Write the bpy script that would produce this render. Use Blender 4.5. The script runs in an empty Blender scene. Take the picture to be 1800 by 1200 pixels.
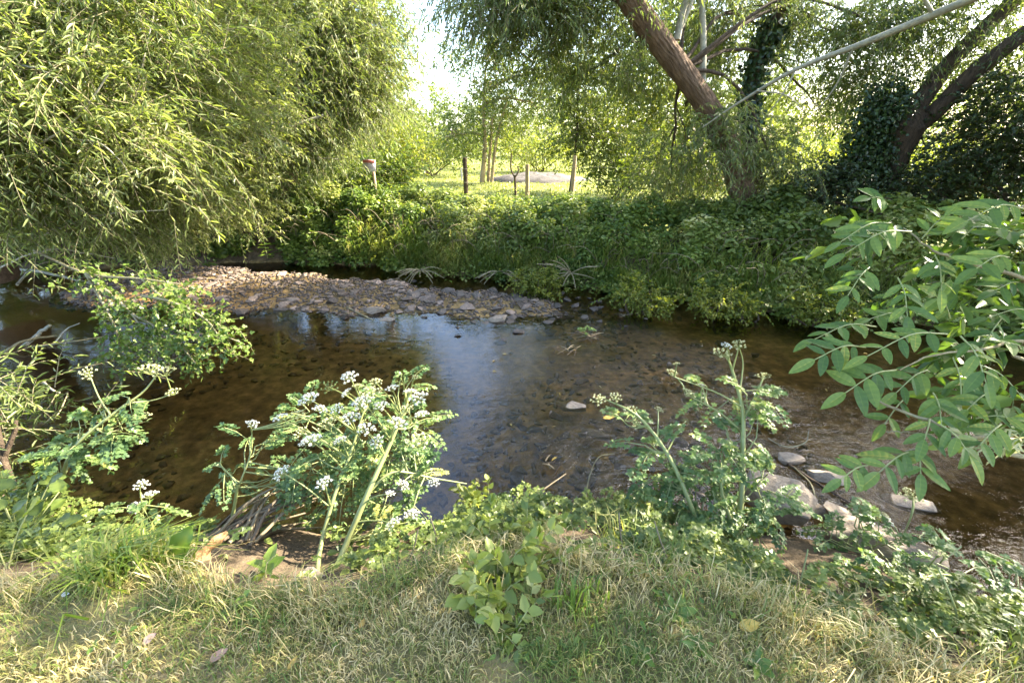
import bpy, bmesh, math
import numpy as np
from mathutils import Vector, Matrix, Euler

SC = bpy.context.scene
COL = SC.collection
PI = math.pi
R = math.radians

# ------------------------------------------------------------------ camera, sky, sun, exposure
CAM = np.array([0.0, 0.0, 1.6])
PITCH = R(25.0)
FPX = 755.0                      # focal length in pixels of an 1800 px wide picture
SUN_AZ = R(69)                   # to the right of the view direction
SUN_EL = R(33)

cam_d = bpy.data.cameras.new('camera')
cam = bpy.data.objects.new('camera', cam_d)
COL.objects.link(cam)
cam.location = CAM
cam.rotation_euler = (PI / 2 - PITCH, 0, 0)
cam_d.sensor_width = 36
cam_d.lens = 36 * FPX / 1800
cam_d.clip_start = 0.05
cam_d.clip_end = 3000
SC.camera = cam

world = bpy.data.worlds.new('World')
SC.world = world
world.use_nodes = True
wn = world.node_tree.nodes
sky = wn.new('ShaderNodeTexSky')
sky.sky_type = 'NISHITA'
sky.sun_disc = False
sky.sun_elevation = SUN_EL
sky.sun_rotation = SUN_AZ
sky.air_density = 1.0
sky.dust_density = 2.2
sky.ozone_density = 1.0
bg = wn['Background']
bg.inputs['Strength'].default_value = 0.15
world.node_tree.links.new(sky.outputs[0], bg.inputs[0])

sun_d = bpy.data.lights.new('sun', 'SUN')
sun_d.energy = 5.0
sun_d.angle = R(0.53)
sun_d.color = (1.0, 0.90, 0.72)
sun = bpy.data.objects.new('sun', sun_d)
COL.objects.link(sun)
sdir = Vector((math.sin(SUN_AZ) * math.cos(SUN_EL), math.cos(SUN_AZ) * math.cos(SUN_EL), math.sin(SUN_EL)))
sun.rotation_euler = sdir.to_track_quat('Z', 'Y').to_euler()
sun.location = (30, 20, 30)

SC.view_settings.view_transform = 'Standard'
SC.view_settings.look = 'None'
SC.view_settings.gamma = 1
SC.view_settings.use_curve_mapping = False
SC.view_settings.exposure = 2.85
SC.render.engine = 'CYCLES'
SC.cycles.use_denoising = True
SC.cycles.max_bounces = 8
SC.cycles.diffuse_bounces = 4
SC.cycles.transmission_bounces = 4
SC.cycles.transparent_max_bounces = 8
SC.cycles.caustics_reflective = False
SC.cycles.caustics_refractive = False
SC.cycles.sample_clamp_indirect = 6

# ------------------------------------------------------------------ helpers
rng = np.random.default_rng(11)
cP, sP = math.cos(PITCH), math.sin(PITCH)


def ray(x, y):
    a = (x - 900) / FPX
    b = (600 - y) / FPX
    return np.array([a, cP + sP * b, -sP + cP * b])


def pz(x, y, z):
    r = ray(x, y)
    return CAM + r * ((z - CAM[2]) / r[2])


def pY(x, y, Y):
    r = ray(x, y)
    return CAM + r * (Y / r[1])


def pd(x, y, d):
    return CAM + ray(x, y) * d


def nrm(v):
    return v / np.maximum(np.linalg.norm(v, axis=-1, keepdims=True), 1e-9)


def vn(x, y, s=0.0):
    """cheap smooth pseudo-noise, about -1..1"""
    return (np.sin(x * 1.7 + y * 0.9 + s * 3.1) + np.sin(x * 0.8 - y * 1.9 + s * 1.7 + 1.3)
            + np.sin(x * 3.3 + y * 2.7 + s * 5.3 + .7) * .5 + np.sin(x * 2.6 - y * 4.1 + s * 2.3) * .5) / 3


def spline(pts, n):
    """Catmull-Rom through pts, n samples"""
    p = np.asarray(pts, float)
    if len(p) == 2:
        t = np.linspace(0, 1, n)[:, None]
        return p[0] * (1 - t) + p[1] * t
    e = np.vstack([2 * p[0] - p[1], p, 2 * p[-1] - p[-2]])
    u = np.linspace(0, len(p) - 1 - 1e-6, n)
    i = u.astype(int)
    t = (u - i)[:, None]
    a, b, c, d = e[i], e[i + 1], e[i + 2], e[i + 3]
    return .5 * (2 * b + (c - a) * t + (2 * a - 5 * b + 4 * c - d) * t ** 2 + (3 * b - a - 3 * c + d) * t ** 3)


ORIGIN = {}


class Geo:
    def __init__(s):
        s.v, s.r, s.f3, s.f4, s.m3, s.m4, s.n = [], [], [], [], [], [], 0

    def add(s, V, F, r=0.5, mi=0):
        V = np.asarray(V, float).reshape(-1, 3)
        F = np.asarray(F, int)
        if len(V) == 0:
            return
        s.v.append(V)
        s.r.append(np.broadcast_to(np.asarray(r, float), (len(V),)))
        if F.shape[1] == 3:
            s.f3.append(F + s.n)
            s.m3.append(np.full(len(F), mi))
        else:
            s.f4.append(F + s.n)
            s.m4.append(np.full(len(F), mi))
        s.n += len(V)

    def mesh(s, name, mats, smooth=False, origin=None):
        V = np.vstack(s.v)
        if origin is not None:
            V = V - origin
        r = np.concatenate(s.r)
        f3 = np.vstack(s.f3) if s.f3 else np.zeros((0, 3), int)
        f4 = np.vstack(s.f4) if s.f4 else np.zeros((0, 4), int)
        me = bpy.data.meshes.new(name)
        me.vertices.add(len(V))
        me.vertices.foreach_set('co', V.astype(np.float32).ravel())
        nl = f3.size + f4.size
        me.loops.add(nl)
        me.loops.foreach_set('vertex_index', np.concatenate([f3.ravel(), f4.ravel()]).astype(np.int32))
        npoly = len(f3) + len(f4)
        me.polygons.add(npoly)
        st = np.concatenate([np.arange(len(f3)) * 3, f3.size + np.arange(len(f4)) * 4])
        me.polygons.foreach_set('loop_start', st.astype(np.int32))
        mi = np.concatenate(s.m3 + s.m4) if (s.m3 or s.m4) else np.zeros(npoly)
        me.polygons.foreach_set('material_index', mi.astype(np.int32))
        if smooth:
            me.polygons.foreach_set('use_smooth', np.ones(npoly, bool))
        me.update(calc_edges=True)
        at = me.attributes.new('rnd', 'FLOAT', 'POINT')
        at.data.foreach_set('value', r.astype(np.float32))
        for m in (mats if isinstance(mats, (list, tuple)) else [mats]):
            me.materials.append(m)
        return me

    def build(s, name, mats, parent=None, smooth=False, kind=None, origin=None, label=None):
        if s.n == 0:
            return None
        if parent is not None:
            origin = ORIGIN[parent.name]
        elif origin is None:
            origin = np.zeros(3)
        o = bpy.data.objects.new(name, s.mesh(name, mats, smooth, origin))
        COL.objects.link(o)
        if parent is not None:
            o.parent = parent
        else:
            o.location = origin
        ORIGIN[o.name] = np.array(origin, float)
        if kind:
            o['kind'] = kind
        if label:
            o['label'] = label
        return o


def tag(o, label, cat, group=None, kind=None):
    o['label'] = label
    o['category'] = cat
    if group:
        o['group'] = group
    if kind:
        o['kind'] = kind
    return o


def thing(name, label, cat, loc, group=None):
    o = bpy.data.objects.new(name, None)
    COL.objects.link(o)
    o.empty_display_size = 0.1
    o.location = tuple(loc)
    ORIGIN[o.name] = np.array(loc, float)
    return tag(o, label, cat, group)


def place(name, me, parent, loc, rot=(0, 0, 0), sc=(1, 1, 1)):
    """a child that shares mesh data; loc in world space"""
    o = bpy.data.objects.new(name, me)
    COL.objects.link(o)
    if parent is not None:
        o.parent = parent
        loc = np.asarray(loc) - ORIGIN[parent.name]
    o.location = tuple(loc)
    o.rotation_euler = rot
    o.scale = sc
    return o


# ---- shapes
def tube(g, pts, rad, sides=6, r=0.5, mi=0, ridge=0.0, cap=True):
    p = np.asarray(pts, float)
    k = len(p)
    rad = np.broadcast_to(np.asarray(rad, float), (k,)) if np.ndim(rad) == 0 else np.interp(
        np.linspace(0, 1, k), np.linspace(0, 1, len(rad)), rad)
    t = nrm(np.gradient(p, axis=0))
    up = np.array([0.31, 0.22, 0.93]) if abs(t[0, 2]) < .8 else np.array([0.9, 0.4, 0.1])
    a = nrm(np.cross(t, up))
    b = np.cross(t, a)
    th = np.arange(sides) / sides * 2 * PI
    rr = rad[:, None] * np.ones((1, sides))
    if ridge > 0:
        s = np.concatenate([[0], np.cumsum(np.linalg.norm(np.diff(p, axis=0), axis=1))])[:, None]
        T = th[None, :]
        w = np.sin(T * 11 + np.sin(s * 5) * 1.2 + np.sin(s * 13 + T * 2) * .8)
        w2 = np.sin(T * 19 + np.sin(s * 8 + 2) * 1.5 + s * 4) * np.sin(s * 21 + T * 3)
        lump = np.sin(T * 2 + s * 1.4) * .5 + np.sin(T * 3 - s * 2.3) * .4
        rr = rr * (1 + ridge * (np.abs(w) * 1.0 + w2 * .5 + lump * .9))
    V = p[:, None, :] + rr[..., None] * (np.cos(th)[None, :, None] * a[:, None, :] + np.sin(th)[None, :, None] * b[:, None, :])
    i = np.arange(k - 1)[:, None] * sides
    j = np.arange(sides)[None, :]
    j2 = (j + 1) % sides
    F = np.stack([i + j, i + j2, i + sides + j2, i + sides + j], -1).reshape(-1, 4)
    V = V.reshape(-1, 3)
    g.add(V, F, r, mi)
    if cap:
        c = np.vstack([V[-sides:], p[-1:]])
        g.add(c, [(q, (q + 1) % sides, sides) for q in range(sides)], r, mi)
        c = np.vstack([V[:sides], p[:1]])
        g.add(c, [((q + 1) % sides, q, sides) for q in range(sides)], r, mi)


LEAF = {
    'lance': (np.array([(0, 0, 0), (.4, .5, .05), (1, 0, -.10), (.4, -.5, .05)]), [(0, 1, 2), (0, 2, 3)]),
    'lance6': (np.array([(0, 0, 0), (.28, .45, .06), (.65, .38, .03), (1, 0, -.14), (.65, -.38, .03), (.28, -.45, .06)]),
               [(0, 1, 2, 3), (0, 3, 4, 5)]),
    'ovate': (np.array([(0, 0, 0), (.3, .5, .07), (.68, .36, .03), (1, 0, -.15), (.68, -.36, .03), (.3, -.5, .07)]),
              [(0, 1, 2, 3), (0, 3, 4, 5)]),
    'lobed': (np.array([(0, 0, 0), (.25, .52, .05), (.5, .45, .05), (.52, .2, .03), (.82, .26, .0), (1, 0, -.08),
                        (.82, -.26, 0), (.52, -.2, .03), (.5, -.45, .05), (.25, -.52, .05)]),
              [(0, 1, 2), (0, 2, 3), (0, 3, 4), (0, 4, 5), (0, 5, 6), (0, 6, 7), (0, 7, 8), (0, 8, 9)]),
}


def leaves(g, P, D, N, L, W, r, shape='lance', mi=0):
    """P base points, D axis, N rough normal, L length, W width; one small real leaf for each row"""
    n = len(P)
    if n == 0:
        return
    T, F = LEAF[shape]
    D = nrm(D)
    S = nrm(np.cross(D, N))
    N = np.cross(S, D)
    L = np.broadcast_to(L, (n,))
    W = np.broadcast_to(W, (n,))
    V = (P[:, None, :] + (T[None, :, 0, None] * L[:, None, None]) * D[:, None, :]
         + (T[None, :, 1, None] * W[:, None, None]) * S[:, None, :]
         + (T[None, :, 2, None] * L[:, None, None]) * N[:, None, :])
    k = len(T)
    F = np.asarray(F)
    FF = (np.arange(n)[:, None, None] * k + F[None]).reshape(-1, F.shape[1])
    g.add(V.reshape(-1, 3), FF, np.repeat(np.broadcast_to(r, (n,)), k), mi)


def blades(g, P, az, L, W, lean, r, mi=0):
    """grass blades: base points, heading, length, width, lean 0..1"""
    n = len(P)
    L = np.broadcast_to(L, (n,)).astype(float)
    W = np.broadcast_to(W, (n,)).astype(float)
    lean = np.broadcast_to(lean, (n,)).astype(float)
    h = np.stack([np.cos(az), np.sin(az), np.zeros(n)], 1)
    s = np.stack([-np.sin(az), np.cos(az), np.zeros(n)], 1)
    up = np.array([0, 0, 1.0])
    tw = rng.normal(0, .5, n)[:, None]
    s2 = nrm(s + tw * h)
    m = P + (h * (lean * .35)[:, None] + up * (.62 - .12 * lean)[:, None]) * L[:, None]
    t = P + (h * (lean * .95)[:, None] + up * (1.0 - .75 * lean)[:, None]) * L[:, None]
    w = (W / 2)[:, None]
    V = np.stack([P - s2 * w, P + s2 * w, m - s2 * w * .8, m + s2 * w * .8, t], 1)
    i = np.arange(n)[:, None] * 5
    rr = np.repeat(np.broadcast_to(r, (n,)), 5)
    V = V.reshape(-1, 3)
    base = g.n
    g.add(V, (i[..., None] + np.array([(0, 1, 3), (0, 3, 2), (2, 3, 4)])[None]).reshape(-1, 3), rr, mi)


def sprays(g, gt, P0, D0, L, droop, k, leafL, leafW, r, shape='lance', hang=0.35, spread=0.8, trad=0.004):
    """twigs: start points, directions, lengths; k leaves along each; twig tubes into gt"""
    n = len(P0)
    if n == 0:
        return
    D0 = nrm(D0)
    L = np.broadcast_to(L, (n,)).astype(float)
    up = np.array([0, 0, 1.0])
    side0 = nrm(np.cross(D0, up) + 1e-3)
    t = (np.arange(k) + .6) / k
    t = np.clip(t[None, :] + rng.normal(0, .25 / k, (n, k)), 0.03, 1)
    pos = P0[:, None, :] + D0[:, None, :] * (L[:, None] * t)[..., None] - up * (droop * L[:, None] * t ** 2)[..., None]
    tan = nrm(D0[:, None, :] - up * (2 * droop * t)[..., None])
    sg = np.where(np.arange(k) % 2 == 0, 1.0, -1.0)[None, :, None]
    roll = rng.normal(0, .7, (n, k))[..., None]
    sd = nrm(np.cross(tan, np.broadcast_to(up, tan.shape)) + 1e-3)
    sd = nrm(sd * np.cos(roll) + np.cross(sd, tan) * np.sin(roll))
    ld = nrm(tan * .75 + sd * sg * spread - up * hang + rng.normal(0, .22, (n, k, 3)))
    ln = nrm(up * .8 + rng.normal(0, .55, (n, k, 3)))
    m = n * k
    LL = leafL * rng.uniform(.65, 1.2, m)
    rr = np.clip(np.repeat(np.broadcast_to(r, (n,)), k) + rng.normal(0, .16, m), 0, 1)
    leaves(g, pos.reshape(-1, 3), ld.reshape(-1, 3), ln.reshape(-1, 3), LL, LL * (leafW / leafL) * rng.uniform(.8, 1.2, m), rr, shape)
    if gt is not None:
        tt = np.array([0, .5, 1.0])
        c = P0[:, None, :] + D0[:, None, :] * (L[:, None] * tt)[..., None] - up * (droop * L[:, None] * tt ** 2)[..., None]
        a = side0[:, None, :]
        b = nrm(np.cross(side0, D0))[:, None, :]
        ra = trad * np.array([1.0, .7, .25])[None, :, None]
        ring = [c + ra * (math.cos(q) * a + math.sin(q) * b) for q in (0, 2.094, 4.189)]
        V = np.stack(ring, 2).reshape(-1, 3)
        i = np.arange(n)[:, None, None] * 9
        F = np.array([(q * 3 + j, q * 3 + (j + 1) % 3, q * 3 + 3 + (j + 1) % 3, q * 3 + 3 + j) for q in range(2) for j in range(3)])
        gt.add(V, (i + F[None]).reshape(-1, 4), .5)


def in_ball(n, shell=.45):
    d = nrm(rng.normal(0, 1, (n, 3)))
    return d * (rng.uniform(0, 1, n) ** shell)[:, None]


def crown(g, gt, blobs, tw=40, clumps=30, L=.6, droop=.5, k=12, leafL=.1, leafW=.016, shape='lance', sig=.22,
          hang=.35, outward=.7, rbase=.45, trad=.004, upb=.2, spread=.8):
    """blobs: (centre, radii, weight); clumps of twigs through each blob's volume"""
    for c, rad, w in blobs:
        c = np.asarray(c)
        rad = np.asarray(rad)
        nc = max(3, int(clumps * w))
        b = in_ball(nc)
        cc = c + b * rad
        tone = rng.normal(0, .18, nc)
        n = nc * tw
        ii = np.repeat(np.arange(nc), tw)
        P = cc[ii] + rng.normal(0, sig, (n, 3)) * np.array([1, 1, .75])
        D = nrm(nrm(b[ii] * rad) * outward + rng.normal(0, .6, (n, 3)) + np.array([0, 0, upb]))
        sprays(g, gt, P, D, L * rng.uniform(.5, 1.25, n), droop, k, leafL, leafW, rbase + tone[ii], shape, hang, spread, trad)


# ------------------------------------------------------------------ materials
def new_mat(name):
    m = bpy.data.materials.new(name)
    m.use_nodes = True
    nt = m.node_tree
    nt.nodes.clear()
    out = nt.nodes.new('ShaderNodeOutputMaterial')
    return m, nt, out


def N(nt, t, **kw):
    n = nt.nodes.new(t)
    for k, v in kw.items():
        if k in n.inputs:
            n.inputs[k].default_value = v
        else:
            setattr(n, k, v)
    return n


def ramp(nt, fac, stops, interp='LINEAR'):
    n = nt.nodes.new('ShaderNodeValToRGB')
    n.color_ramp.interpolation = interp
    el = n.color_ramp.elements
    while len(el) < len(stops):
        el.new(.5)
    for e, (p, c) in zip(el, stops):
        e.position = p
        e.color = (*c, 1)
    nt.links.new(fac, n.inputs[0])
    return n


def leaf_mat(name, stops, trans=.45, tcol=(1.5, 1.5, .6), rough=.42, spec=.45):
    m, nt, out = new_mat(name)
    a = N(nt, 'ShaderNodeAttribute', attribute_name='rnd')
    c = ramp(nt, a.outputs['Fac'], stops)
    p = N(nt, 'ShaderNodeBsdfPrincipled', Roughness=rough)
    p.inputs['Specular IOR Level'].default_value = spec
    nt.links.new(c.outputs[0], p.inputs['Base Color'])
    mul = N(nt, 'ShaderNodeMixRGB', blend_type='MULTIPLY')
    mul.inputs[0].default_value = 1
    mul.inputs[2].default_value = (*tcol, 1)
    nt.links.new(c.outputs[0], mul.inputs[1])
    t = N(nt, 'ShaderNodeBsdfTranslucent')
    nt.links.new(mul.outputs[0], t.inputs[0])
    mx = N(nt, 'ShaderNodeMixShader')
    mx.inputs[0].default_value = trans
    nt.links.new(p.outputs[0], mx.inputs[1])
    nt.links.new(t.outputs[0], mx.inputs[2])
    nt.links.new(mx.outputs[0], out.inputs[0])
    return m


def solid_mat(name, c1, c2, scale=8, rough=.8, bump=.3, detail=6, stretch=(1, 1, 1), c3=None, spec=.3, per_obj=0.0, bdist=.02, axis=None):
    """two or three colour noise with relief"""
    m, nt, out = new_mat(name)
    tc = N(nt, 'ShaderNodeTexCoord')
    mp = N(nt, 'ShaderNodeMapping')
    mp.inputs['Scale'].default_value = stretch
    src = tc.outputs['Object']
    if axis:
        m0 = N(nt, 'ShaderNodeMapping')
        m0.inputs['Rotation'].default_value = Vector(axis).rotation_difference(Vector((0, 0, 1))).to_euler()
        nt.links.new(src, m0.inputs[0])
        src = m0.outputs[0]
    nt.links.new(src, mp.inputs[0])
    vec = mp.outputs[0]
    oi = N(nt, 'ShaderNodeObjectInfo')
    if per_obj:
        ad = N(nt, 'ShaderNodeVectorMath', operation='ADD')
        sc_ = N(nt, 'ShaderNodeVectorMath', operation='SCALE')
        sc_.inputs[0].default_value = (37, 51, 23)
        nt.links.new(oi.outputs['Random'], sc_.inputs['Scale'])
        nt.links.new(vec, ad.inputs[0])
        nt.links.new(sc_.outputs[0], ad.inputs[1])
        vec = ad.outputs[0]
    no = N(nt, 'ShaderNodeTexNoise', Scale=scale, Detail=detail, Roughness=.65)
    nt.links.new(vec, no.inputs['Vector'])
    stops = [(.3, c1), (.62, c2)] + ([(.78, c3)] if c3 else [])
    c = ramp(nt, no.outputs[0], stops)
    col = c.outputs[0]
    if per_obj:
        hs = N(nt, 'ShaderNodeHueSaturation')
        mr = N(nt, 'ShaderNodeMapRange')
        mr.inputs['To Min'].default_value = 1 - per_obj
        mr.inputs['To Max'].default_value = 1 + per_obj
        nt.links.new(oi.outputs['Random'], mr.inputs[0])
        nt.links.new(mr.outputs[0], hs.inputs['Value'])
        nt.links.new(col, hs.inputs['Color'])
        col = hs.outputs[0]
    p = N(nt, 'ShaderNodeBsdfPrincipled', Roughness=rough)
    p.inputs['Specular IOR Level'].default_value = spec
    nt.links.new(col, p.inputs['Base Color'])
    if bump:
        no2 = N(nt, 'ShaderNodeTexNoise', Scale=scale * 3, Detail=6, Roughness=.7)
        nt.links.new(vec, no2.inputs['Vector'])
        b = N(nt, 'ShaderNodeBump', Strength=bump, Distance=bdist)
        nt.links.new(no2.outputs[0], b.inputs['Height'])
        nt.links.new(b.outputs[0], p.inputs['Normal'])
    nt.links.new(p.outputs[0], out.inputs[0])
    return m


M = {}
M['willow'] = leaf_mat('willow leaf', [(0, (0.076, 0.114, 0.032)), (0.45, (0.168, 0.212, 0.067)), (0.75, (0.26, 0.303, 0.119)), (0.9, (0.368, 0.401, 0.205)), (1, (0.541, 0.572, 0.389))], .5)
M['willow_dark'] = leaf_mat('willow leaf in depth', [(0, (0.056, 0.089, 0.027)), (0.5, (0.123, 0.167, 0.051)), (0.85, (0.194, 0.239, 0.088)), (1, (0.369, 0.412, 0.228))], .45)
M['field_leaf'] = leaf_mat('field tree leaf', [(0, (0.064, 0.097, 0.018)), (0.5, (0.122, 0.161, 0.03)), (1, (0.218, 0.229, 0.05))], .45)
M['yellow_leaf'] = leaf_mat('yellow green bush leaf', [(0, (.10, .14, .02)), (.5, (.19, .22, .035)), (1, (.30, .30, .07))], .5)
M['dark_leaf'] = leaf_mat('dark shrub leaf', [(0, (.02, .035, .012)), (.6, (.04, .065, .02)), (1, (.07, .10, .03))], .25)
M['ivy'] = leaf_mat('ivy leaf', [(0, (.018, .034, .012)), (.6, (.032, .06, .018)), (1, (.06, .10, .03))], .15, rough=.3)
M['bramble'] = leaf_mat('bramble leaf', [(0, (0.073, 0.111, 0.023)), (0.4, (0.172, 0.223, 0.047)), (0.75, (0.277, 0.31, 0.077)), (1, (0.554, 0.532, 0.248))], .4)  # palest stop puts leaf glints into the colour
M['nettle'] = leaf_mat('nettle leaf', [(0, (0.062, 0.109, 0.022)), (0.4, (0.138, 0.205, 0.038)), (0.75, (0.234, 0.289, 0.059)), (1, (0.468, 0.474, 0.173))], .4)  # pale end of the ramp colours in glints
M['bank_grass'] = leaf_mat('bank grass blade', [(0, (0.079, 0.146, 0.025)), (0.5, (0.171, 0.238, 0.044)), (1, (0.397, 0.37, 0.14))], .4)
M['hemlock'] = leaf_mat('dropwort leaf', [(0, (0.06, 0.114, 0.044)), (0.45, (0.133, 0.206, 0.072)), (0.85, (0.23, 0.297, 0.099)), (1, (0.484, 0.435, 0.122))], .4, tcol=(1.4, 1.5, .6))
M['ash'] = leaf_mat('ash leaflet', [(0, (0.053, 0.105, 0.021)), (0.5, (0.106, 0.173, 0.033)), (0.85, (0.177, 0.242, 0.048)), (1, (0.354, 0.336, 0.067))], .38, rough=.48)
M['hawthorn'] = leaf_mat('hawthorn leaf', [(0, (0.051, 0.094, 0.016)), (0.5, (0.096, 0.151, 0.025)), (1, (0.166, 0.208, 0.041))], .35)
M['dock'] = leaf_mat('dock leaf', [(0, (0.064, 0.125, 0.023)), (0.6, (0.128, 0.208, 0.036)), (1, (0.256, 0.291, 0.045))], .4, rough=.4)
M['lawn_grass'] = leaf_mat('lawn blade', [(0, (0.077, 0.13, 0.021)), (0.3, (0.143, 0.19, 0.033)), (0.5, (0.264, 0.25, 0.074)), (0.72, (0.484, 0.39, 0.18)), (1, (0.726, 0.58, 0.312))], .3, tcol=(1.3, 1.3, .7), rough=.6)
M['tuft'] = leaf_mat('yellow green tuft blade', [(0, (.10, .18, .02)), (.6, (.20, .26, .04)), (1, (.36, .34, .10))], .4)
M['field_grass'] = leaf_mat('field blade', [(0, (.09, .13, .02)), (.6, (.16, .19, .035)), (1, (.27, .25, .08))], .4)
M['stem'] = leaf_mat('dropwort stem', [(0, (.16, .20, .06)), (.6, (.27, .29, .11)), (1, (.36, .34, .17))], .12)
M['dead'] = leaf_mat('dead stem', [(0, (0.109, 0.079, 0.05)), (0.5, (0.184, 0.145, 0.087)), (1, (0.286, 0.238, 0.143))], .08, rough=.8)
M['white_flower'] = leaf_mat('white floret', [(0, (0.45, 0.45, 0.34)), (0.5, (0.66, 0.66, 0.58)), (1, (0.82, 0.82, 0.78))], .3, tcol=(1, 1, .95), rough=.7)
M['cream_flower'] = leaf_mat('faded floret', [(0, (.34, .36, .15)), (1, (.60, .58, .34))], .25, tcol=(1, 1, .8), rough=.7)
M['fallen'] = leaf_mat('fallen yellow leaf', [(0, (.32, .20, .04)), (.6, (.46, .32, .06)), (1, (.44, .39, .18))], .2, tcol=(1, 1, .6))
M['dry_brown'] = leaf_mat('dry brown leaf', [(0, (.25, .14, .08)), (1, (.42, .28, .2))], .15, tcol=(1, .9, .7))
M['cress'] = leaf_mat('parsley-like herb', [(0, (0.066, 0.105, 0.027)), (0.45, (0.154, 0.2, 0.05)), (0.85, (0.253, 0.294, 0.081)), (1, (0.495, 0.441, 0.144))], .4)
M['bark'] = solid_mat('willow bark', (.10, .062, .038), (.25, .165, .105), 26, .9, 1.0, stretch=(1, 1, .16), c3=(.36, .26, .17), bdist=.05, axis=(-.66, -.25, .70))
M['bark_dark'] = solid_mat('old bark', (.045, .032, .022), (.12, .085, .055), 24, .9, 1.0, stretch=(1, 1, .25), c3=(.2, .14, .09), bdist=.04)  # colour darkened so backlit limbs read as silhouettes
M['bark_pale'] = solid_mat('lichen bark', (.20, .19, .14), (.36, .34, .26), 14, .85, .5, c3=(.46, .42, .18))
M['twig'] = solid_mat('twig bark', (.13, .11, .06), (.26, .23, .13), 20, .8, .3)
M['post'] = solid_mat('weathered timber', (.24, .17, .10), (.42, .32, .20), 10, .85, .4, stretch=(1, 1, .12), c3=(.52, .42, .28))
M['stone'] = solid_mat('river stone', (.12, .09, .072), (.24, .185, .15), 12, .82, .35, c3=(.36, .29, .24), per_obj=.45)
M['rock'] = solid_mat('bank rock', (.18, .14, .105), (.33, .27, .21), 9, .85, .6, c3=(.47, .41, .34), per_obj=.15)
M['heap'] = solid_mat('grey soil heap', (.075, .066, .06), (.14, .125, .115), 6, .95, .8, c3=(.20, .18, .165))
M['wood_orange'] = solid_mat('rotten wood', (.20, .10, .045), (.44, .25, .11), 14, .85, .6, stretch=(1, 1, .2))

def flat_mat(name, c, rough=.5):
    m, nt, out = new_mat(name)
    p = N(nt, 'ShaderNodeBsdfPrincipled', Roughness=rough)
    p.inputs['Base Color'].default_value = (*c, 1)
    nt.links.new(p.outputs[0], out.inputs[0])
    return m

M['sign_white'] = flat_mat('sign white', (.72, .66, .68))
M['sign_red'] = flat_mat('sign red', (.55, .16, .14))
M['sign_grey'] = flat_mat('sign grey print', (.42, .35, .38))


def ground_mat():
    m, nt, out = new_mat('ground')
    geo = N(nt, 'ShaderNodeNewGeometry')
    lk = nt.links.new

    def noise(s, d=6, ro=.6):
        n = N(nt, 'ShaderNodeTexNoise', Scale=s, Detail=d, Roughness=ro)
        lk(geo.outputs['Position'], n.inputs['Vector'])
        return n.outputs[0]
    n1, n2, n3 = noise(2.2), noise(9), noise(45, 4)
    soil = ramp(nt, n2, [(.3, (.065, .048, .03)), (.7, (.15, .11, .07))])
    lawn = ramp(nt, n1, [(.3, (.10, .10, .035)), (.5, (.17, .145, .06)), (.7, (.27, .21, .11))])
    bed = ramp(nt, n2, [(.28, (.09, .068, .032)), (.5, (.22, .15, .065)), (.72, (.42, .28, .12))])
    field = ramp(nt, n1, [(.3, (.12, .15, .03)), (.55, (.19, .21, .045)), (.75, (.28, .27, .08))])

    def att(nm):
        return N(nt, 'ShaderNodeAttribute', attribute_name=nm).outputs['Fac']

    def mix(f, a, b):
        x = N(nt, 'ShaderNodeMixRGB')
        lk(f, x.inputs[0]); lk(a, x.inputs[1]); lk(b, x.inputs[2])
        return x.outputs[0]
    sand = N(nt, 'ShaderNodeRGB'); sand.outputs[0].default_value = (.52, .29, .11, 1)
    c = mix(att('lawn'), soil.outputs[0], lawn.outputs[0])
    c = mix(att('bed'), c, bed.outputs[0])
    c = mix(att('sand'), c, sand.outputs[0])
    c = mix(att('field'), c, field.outputs[0])
    p = N(nt, 'ShaderNodeBsdfPrincipled', Roughness=.9)
    p.inputs['Specular IOR Level'].default_value = .2
    lk(c, p.inputs['Base Color'])
    ad = N(nt, 'ShaderNodeMath', operation='ADD')
    lk(n2, ad.inputs[0]); lk(n3, ad.inputs[1])
    b = N(nt, 'ShaderNodeBump', Strength=.7, Distance=.03)
    lk(ad.outputs[0], b.inputs['Height'])
    lk(b.outputs[0], p.inputs['Normal'])
    lk(p.outputs[0], out.inputs[0])
    return m


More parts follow.
